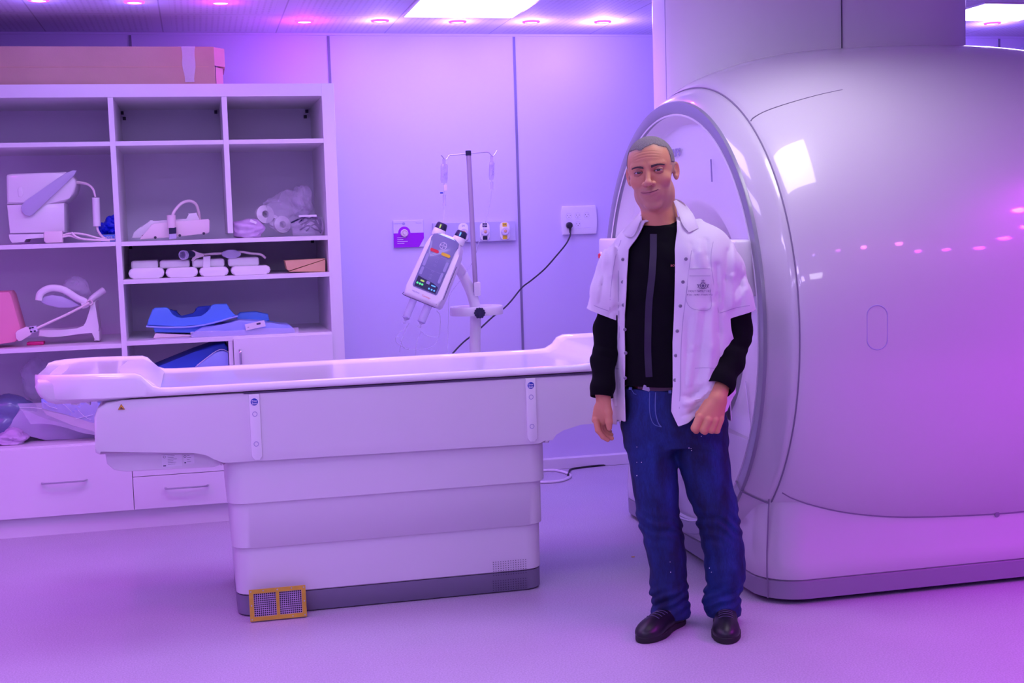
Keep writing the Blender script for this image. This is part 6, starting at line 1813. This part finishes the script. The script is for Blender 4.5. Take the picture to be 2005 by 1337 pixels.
# collar flaps, snaps, pockets, hem bands, emblem
def patch(poly, off, name, m, parent, f=cs, thick=.0022, puff=0., n=10, smooth=0):
    """quad-like patch: poly given as left and right pixel polylines top to bottom"""
    Lp, Rp = poly; b = NB()
    Ls = smoothpts([(x, y, 0) for x, y in Lp], 4); Rs = smoothpts([(x, y, 0) for x, y in Rp], 4)
    k = 12
    def at(S, t):
        i = t*(len(S)-1); j = min(int(i), len(S)-2); return S[j].lerp(S[j+1], i-j)
    G = []
    for i in range(k+1):
        a_, c_ = at(Ls, i/k), at(Rs, i/k); row = []
        for j in range(n+1):
            s = j/n; p = a_.lerp(c_, s); row.append(march(f, p.x, p.y, off+puff*math.sin(math.pi*s)*math.sin(math.pi*i/k)))
        G.append(row)
    if smooth:
        XY = []
        for i in range(k+1):
            a_, c_ = at(Ls, i/k), at(Rs, i/k); XY.append([a_.lerp(c_, j/n) for j in range(n+1)])
        v_ = np.array([[p[1] for p in row] for row in G]); v_ = np.minimum(v_, np.linspace(.035, np.median(v_[-3:]), k+1)[:, None]+.02)
        for _ in range(smooth):
            pd = np.pad(v_, 1, 'edge'); v_ = (pd[:-2, 1:-1]+pd[2:, 1:-1]+pd[1:-1, :-2]+pd[1:-1, 2:]+2*v_)/6
        v_ = v_-.004
        G = [[ML(XY[i][j].x, XY[i][j].y, v_[i, j]) for j in range(n+1)] for i in range(k+1)]
    for dv in (0, thick):
        R_ = [[b.verts.new(l2w(p+np.array([0, dv, 0]))) for p in row] for row in G]
        for i in range(k):
            for j in range(n): b.faces.new([R_[i][j], R_[i][j+1], R_[i+1][j+1], R_[i+1][j]])
        if dv == 0: R0 = R_
        else:
            bd0 = [R0[0][j] for j in range(n+1)]+[R0[i][n] for i in range(1, k+1)]+[R0[k][j] for j in range(n-1, -1, -1)]+[R0[i][0] for i in range(k-1, 0, -1)]
            bd1 = [R_[0][j] for j in range(n+1)]+[R_[i][n] for i in range(1, k+1)]+[R_[k][j] for j in range(n-1, -1, -1)]+[R_[i][0] for i in range(k-1, 0, -1)]
            for i in range(len(bd0)):
                j = (i+1) % len(bd0); b.faces.new([bd0[i], bd1[i], bd1[j], bd0[j]])
    return part(name, b, m, parent)
# collar: band standing around the neck, then flaps
def collar():
    b = NB(); ctr = ML(1302, 425, .05)
    inner = [(1254, 434), (1253, 424), (1256, 415)]
    prof = []
    ring_in = []; ring_out = []
    K = 40
    pts_top = []; pts_out = []
    for i in range(K+1):
        t = i/K; a_ = math.radians(190-(190+12)*t)      # from front left (picture), around the back, to front right
        ca, sa = math.cos(a_), math.sin(a_)
        back = max(0, sa)
        zt3 = ML(1302, 413, .05)[2]+.042*back+.012*max(0, ca)
        r0 = .076
        pts_top.append(ctr*np.array([1, 1, 0])+np.array([r0*ca, r0*sa*1.0, zt3]))
        r1 = .104-.006*back; zo = zt3-.040-.006*(1-back)
        pts_out.append(ctr*np.array([1, 1, 0])+np.array([r1*ca, r1*sa, zo]))
    for a_, c_ in ((0, 1),):
        rings = []
        for p, q in zip(pts_top, pts_out):
            lo_ = p*np.array([1, 1, 1])-np.array([0, 0, .04]); mid = (p+q)/2+np.array([0, 0, .012])
            rings.append([l2w(x) for x in (lo_, p-np.array([0, 0, .004]), p+np.array([0, 0, .002]), mid, q, q-np.array([0, 0, .003]), mid-np.array([0, 0, .006]), p-np.array([0, 0, .006]))])
        loft(b, rings)
    return part('collar', b, M['coat'], co)
collar()
patch(([(1319, 394), (1331, 425), (1337, 440), (1349, 455)], [(1324, 391), (1344, 405), (1357, 419), (1368, 446)]), .016, 'collar_flap', M['coat'], co, puff=.006, smooth=14)
patch(([(1250, 418), (1234, 436), (1222, 450), (1218, 455)], [(1256, 424), (1250, 442), (1240, 462), (1224, 463)]), .014, 'collar_flap', M['coat'], co, puff=.004, smooth=8)
M['snap'] = mat('metal_snap', (.33, .31, .36), .3, metal=.9)
b0 = None
for (x, y) in ((1343, 507), (1337, 552), (1332, 599), (1326, 648), (1323, 696), (1321.5, 744), (1219.5, 508), (1219, 552), (1220.5, 597), (1223.5, 645), (1225, 691), (1224, 740)):
    q = march(cs, x, y, .0045); b = NB()
    lathe(b, [(.0062, 0), (.0062, .0015), (.0035, .0022), (.003, .0012), (.0005, .0012)], l2w(q), V3(-VD), 16); part('snap', b, M['snap'], co)
M['seamc'] = mat('coat_stitching', (.50, .46, .58), .8)
ribbon(cs, [(1357, 470), (1350, 520), (1343, 580), (1336, 640), (1333, 700), (1332, 760), (1330, 800)], 1.2, .0042, 'placket_seam', M['seamc'], co)
ribbon(cs, [(1213, 490), (1211, 540), (1211, 600), (1213, 660), (1214, 720), (1214, 790)], 1.2, .0042, 'placket_seam', M['seamc'], co)
pk1 = patch(([(1349, 525), (1346, 560), (1344, 590), (1358, 605)], [(1391, 526), (1391, 560), (1391, 590), (1391, 604)]), .0055, 'chest_pocket', M['coat'], co)
ribbon(cs, [(1350, 540), (1370, 540), (1391, 540)], 1.1, .0085, 'pocket_seam', M['seamc'], pk1)
pk2 = patch(([(1361, 720), (1360, 750), (1360, 790)], [(1402, 721), (1398, 745), (1372, 786)]), .0050, 'side_pocket', M['coat'], co)
pk3 = patch(([(1199, 722), (1199, 750), (1201, 795)], [(1212, 722), (1212, 750), (1212, 795)]), .0050, 'side_pocket', M['coat'], co)
for pts_ in ([(1346, 560), (1344, 589), (1358, 605), (1391, 604), (1391, 565)], [(1349, 526), (1370, 526), (1391, 526)]):
    ribbon(cs, pts_, .9, .0082, 'pocket_seam', M['seamc'], pk1)
ribbon(cs, [(1361, 721), (1380, 720), (1400, 721)], .9, .0075, 'pocket_seam', M['seamc'], pk2)
ribbon(cs, [(1200, 722), (1206, 722), (1212, 722)], .9, .0075, 'pocket_seam', M['seamc'], pk3)
ribbon(cs, [(1403, 452), (1395, 480), (1392, 510), (1396, 545), (1402, 580), (1407, 612)], .9, .0042, 'armhole_seam', M['seamc'], co)
ribbon(cs, [(1216, 470), (1206, 500), (1199, 540), (1195, 580), (1194, 608)], .9, .0042, 'armhole_seam', M['seamc'], co)
# sleeve hem bands
ribbon(cs, [(1409, 613), (1425, 608), (1440, 603), (1455, 600), (1468, 598)], 1.2, .0045, 'sleeve_seam', M['seamc'], co)
ribbon(cs, [(1163, 598), (1175, 603), (1192, 609)], 1.2, .0045, 'sleeve_seam', M['seamc'], co)
M['emb'] = mat('dark_violet_embroidery', (.13, .08, .22), .7)
_qa, _qb = march(cs, 1350, 560, .0110), march(cs, 1390, 560, .0110)
TANX = l2w(_qb)-l2w(_qa)
q = march(cs, 1376.5, 559, .0100); mt = frame(l2w(q), TANX, (0, 0, 1)); sc_ = .00186
b = NB()
def E2(x, y): return mt @ Vector(((x-1376.5)*sc_, (559-y)*sc_, 0))
tube(b, [E2(1376.5+5*math.cos(t), 559+5*math.sin(t)) for t in [2*math.pi*i/20 for i in range(20)]], .0012, 5, 1, closed=True)
tube(b, [E2(1376.5, 548), E2(1376.5, 553.5)], .0011, 5, 1); tube(b, [E2(1373.3, 550.3), E2(1379.8, 550.3)], .0011, 5, 1); tube(b, [E2(1372.3, 554), E2(1381, 554)], .001, 5, 1)
for s in (-1, 1):
    tube(b, [E2(1376.5+s*1, 565), E2(1376.5+s*6, 564), E2(1376.5+s*9, 560), E2(1376.5+s*9.4, 556)], .0008, 5, 4)
    for (ax_, ay_, bx_, by_) in ((8, 562, 11, 562), (9, 559, 11.5, 557), (8.2, 560.5, 6.8, 556.5)):
        tube(b, [E2(1376.5+s*ax_, ay_), E2(1376.5+s*bx_, by_)], .0009, 5, 1)
disc(b, E2(1376.5, 559), V3(-VD), .0045, .0006, 12)
part('emblem', b, M['emb'], pk1)
b = NB(); q = march(cs, 1370, 570, .0122); text(b, 'HOLY FAMILY HO', .0098, frame(l2w(q), TANX, (0, 0, 1)), .0003, 0); part('lettering', b, M['emb'], pk1, smooth=False)
b = NB(); q = march(cs, 1370, 577, .0122); text(b, 'תרצנ - השודק החפשמ ח״יב', .0078, frame(l2w(q), TANX, (0, 0, 1)), .0003, 0); part('lettering', b, M['emb'], pk1, smooth=False)
print('coat', _t.time()-_t0)
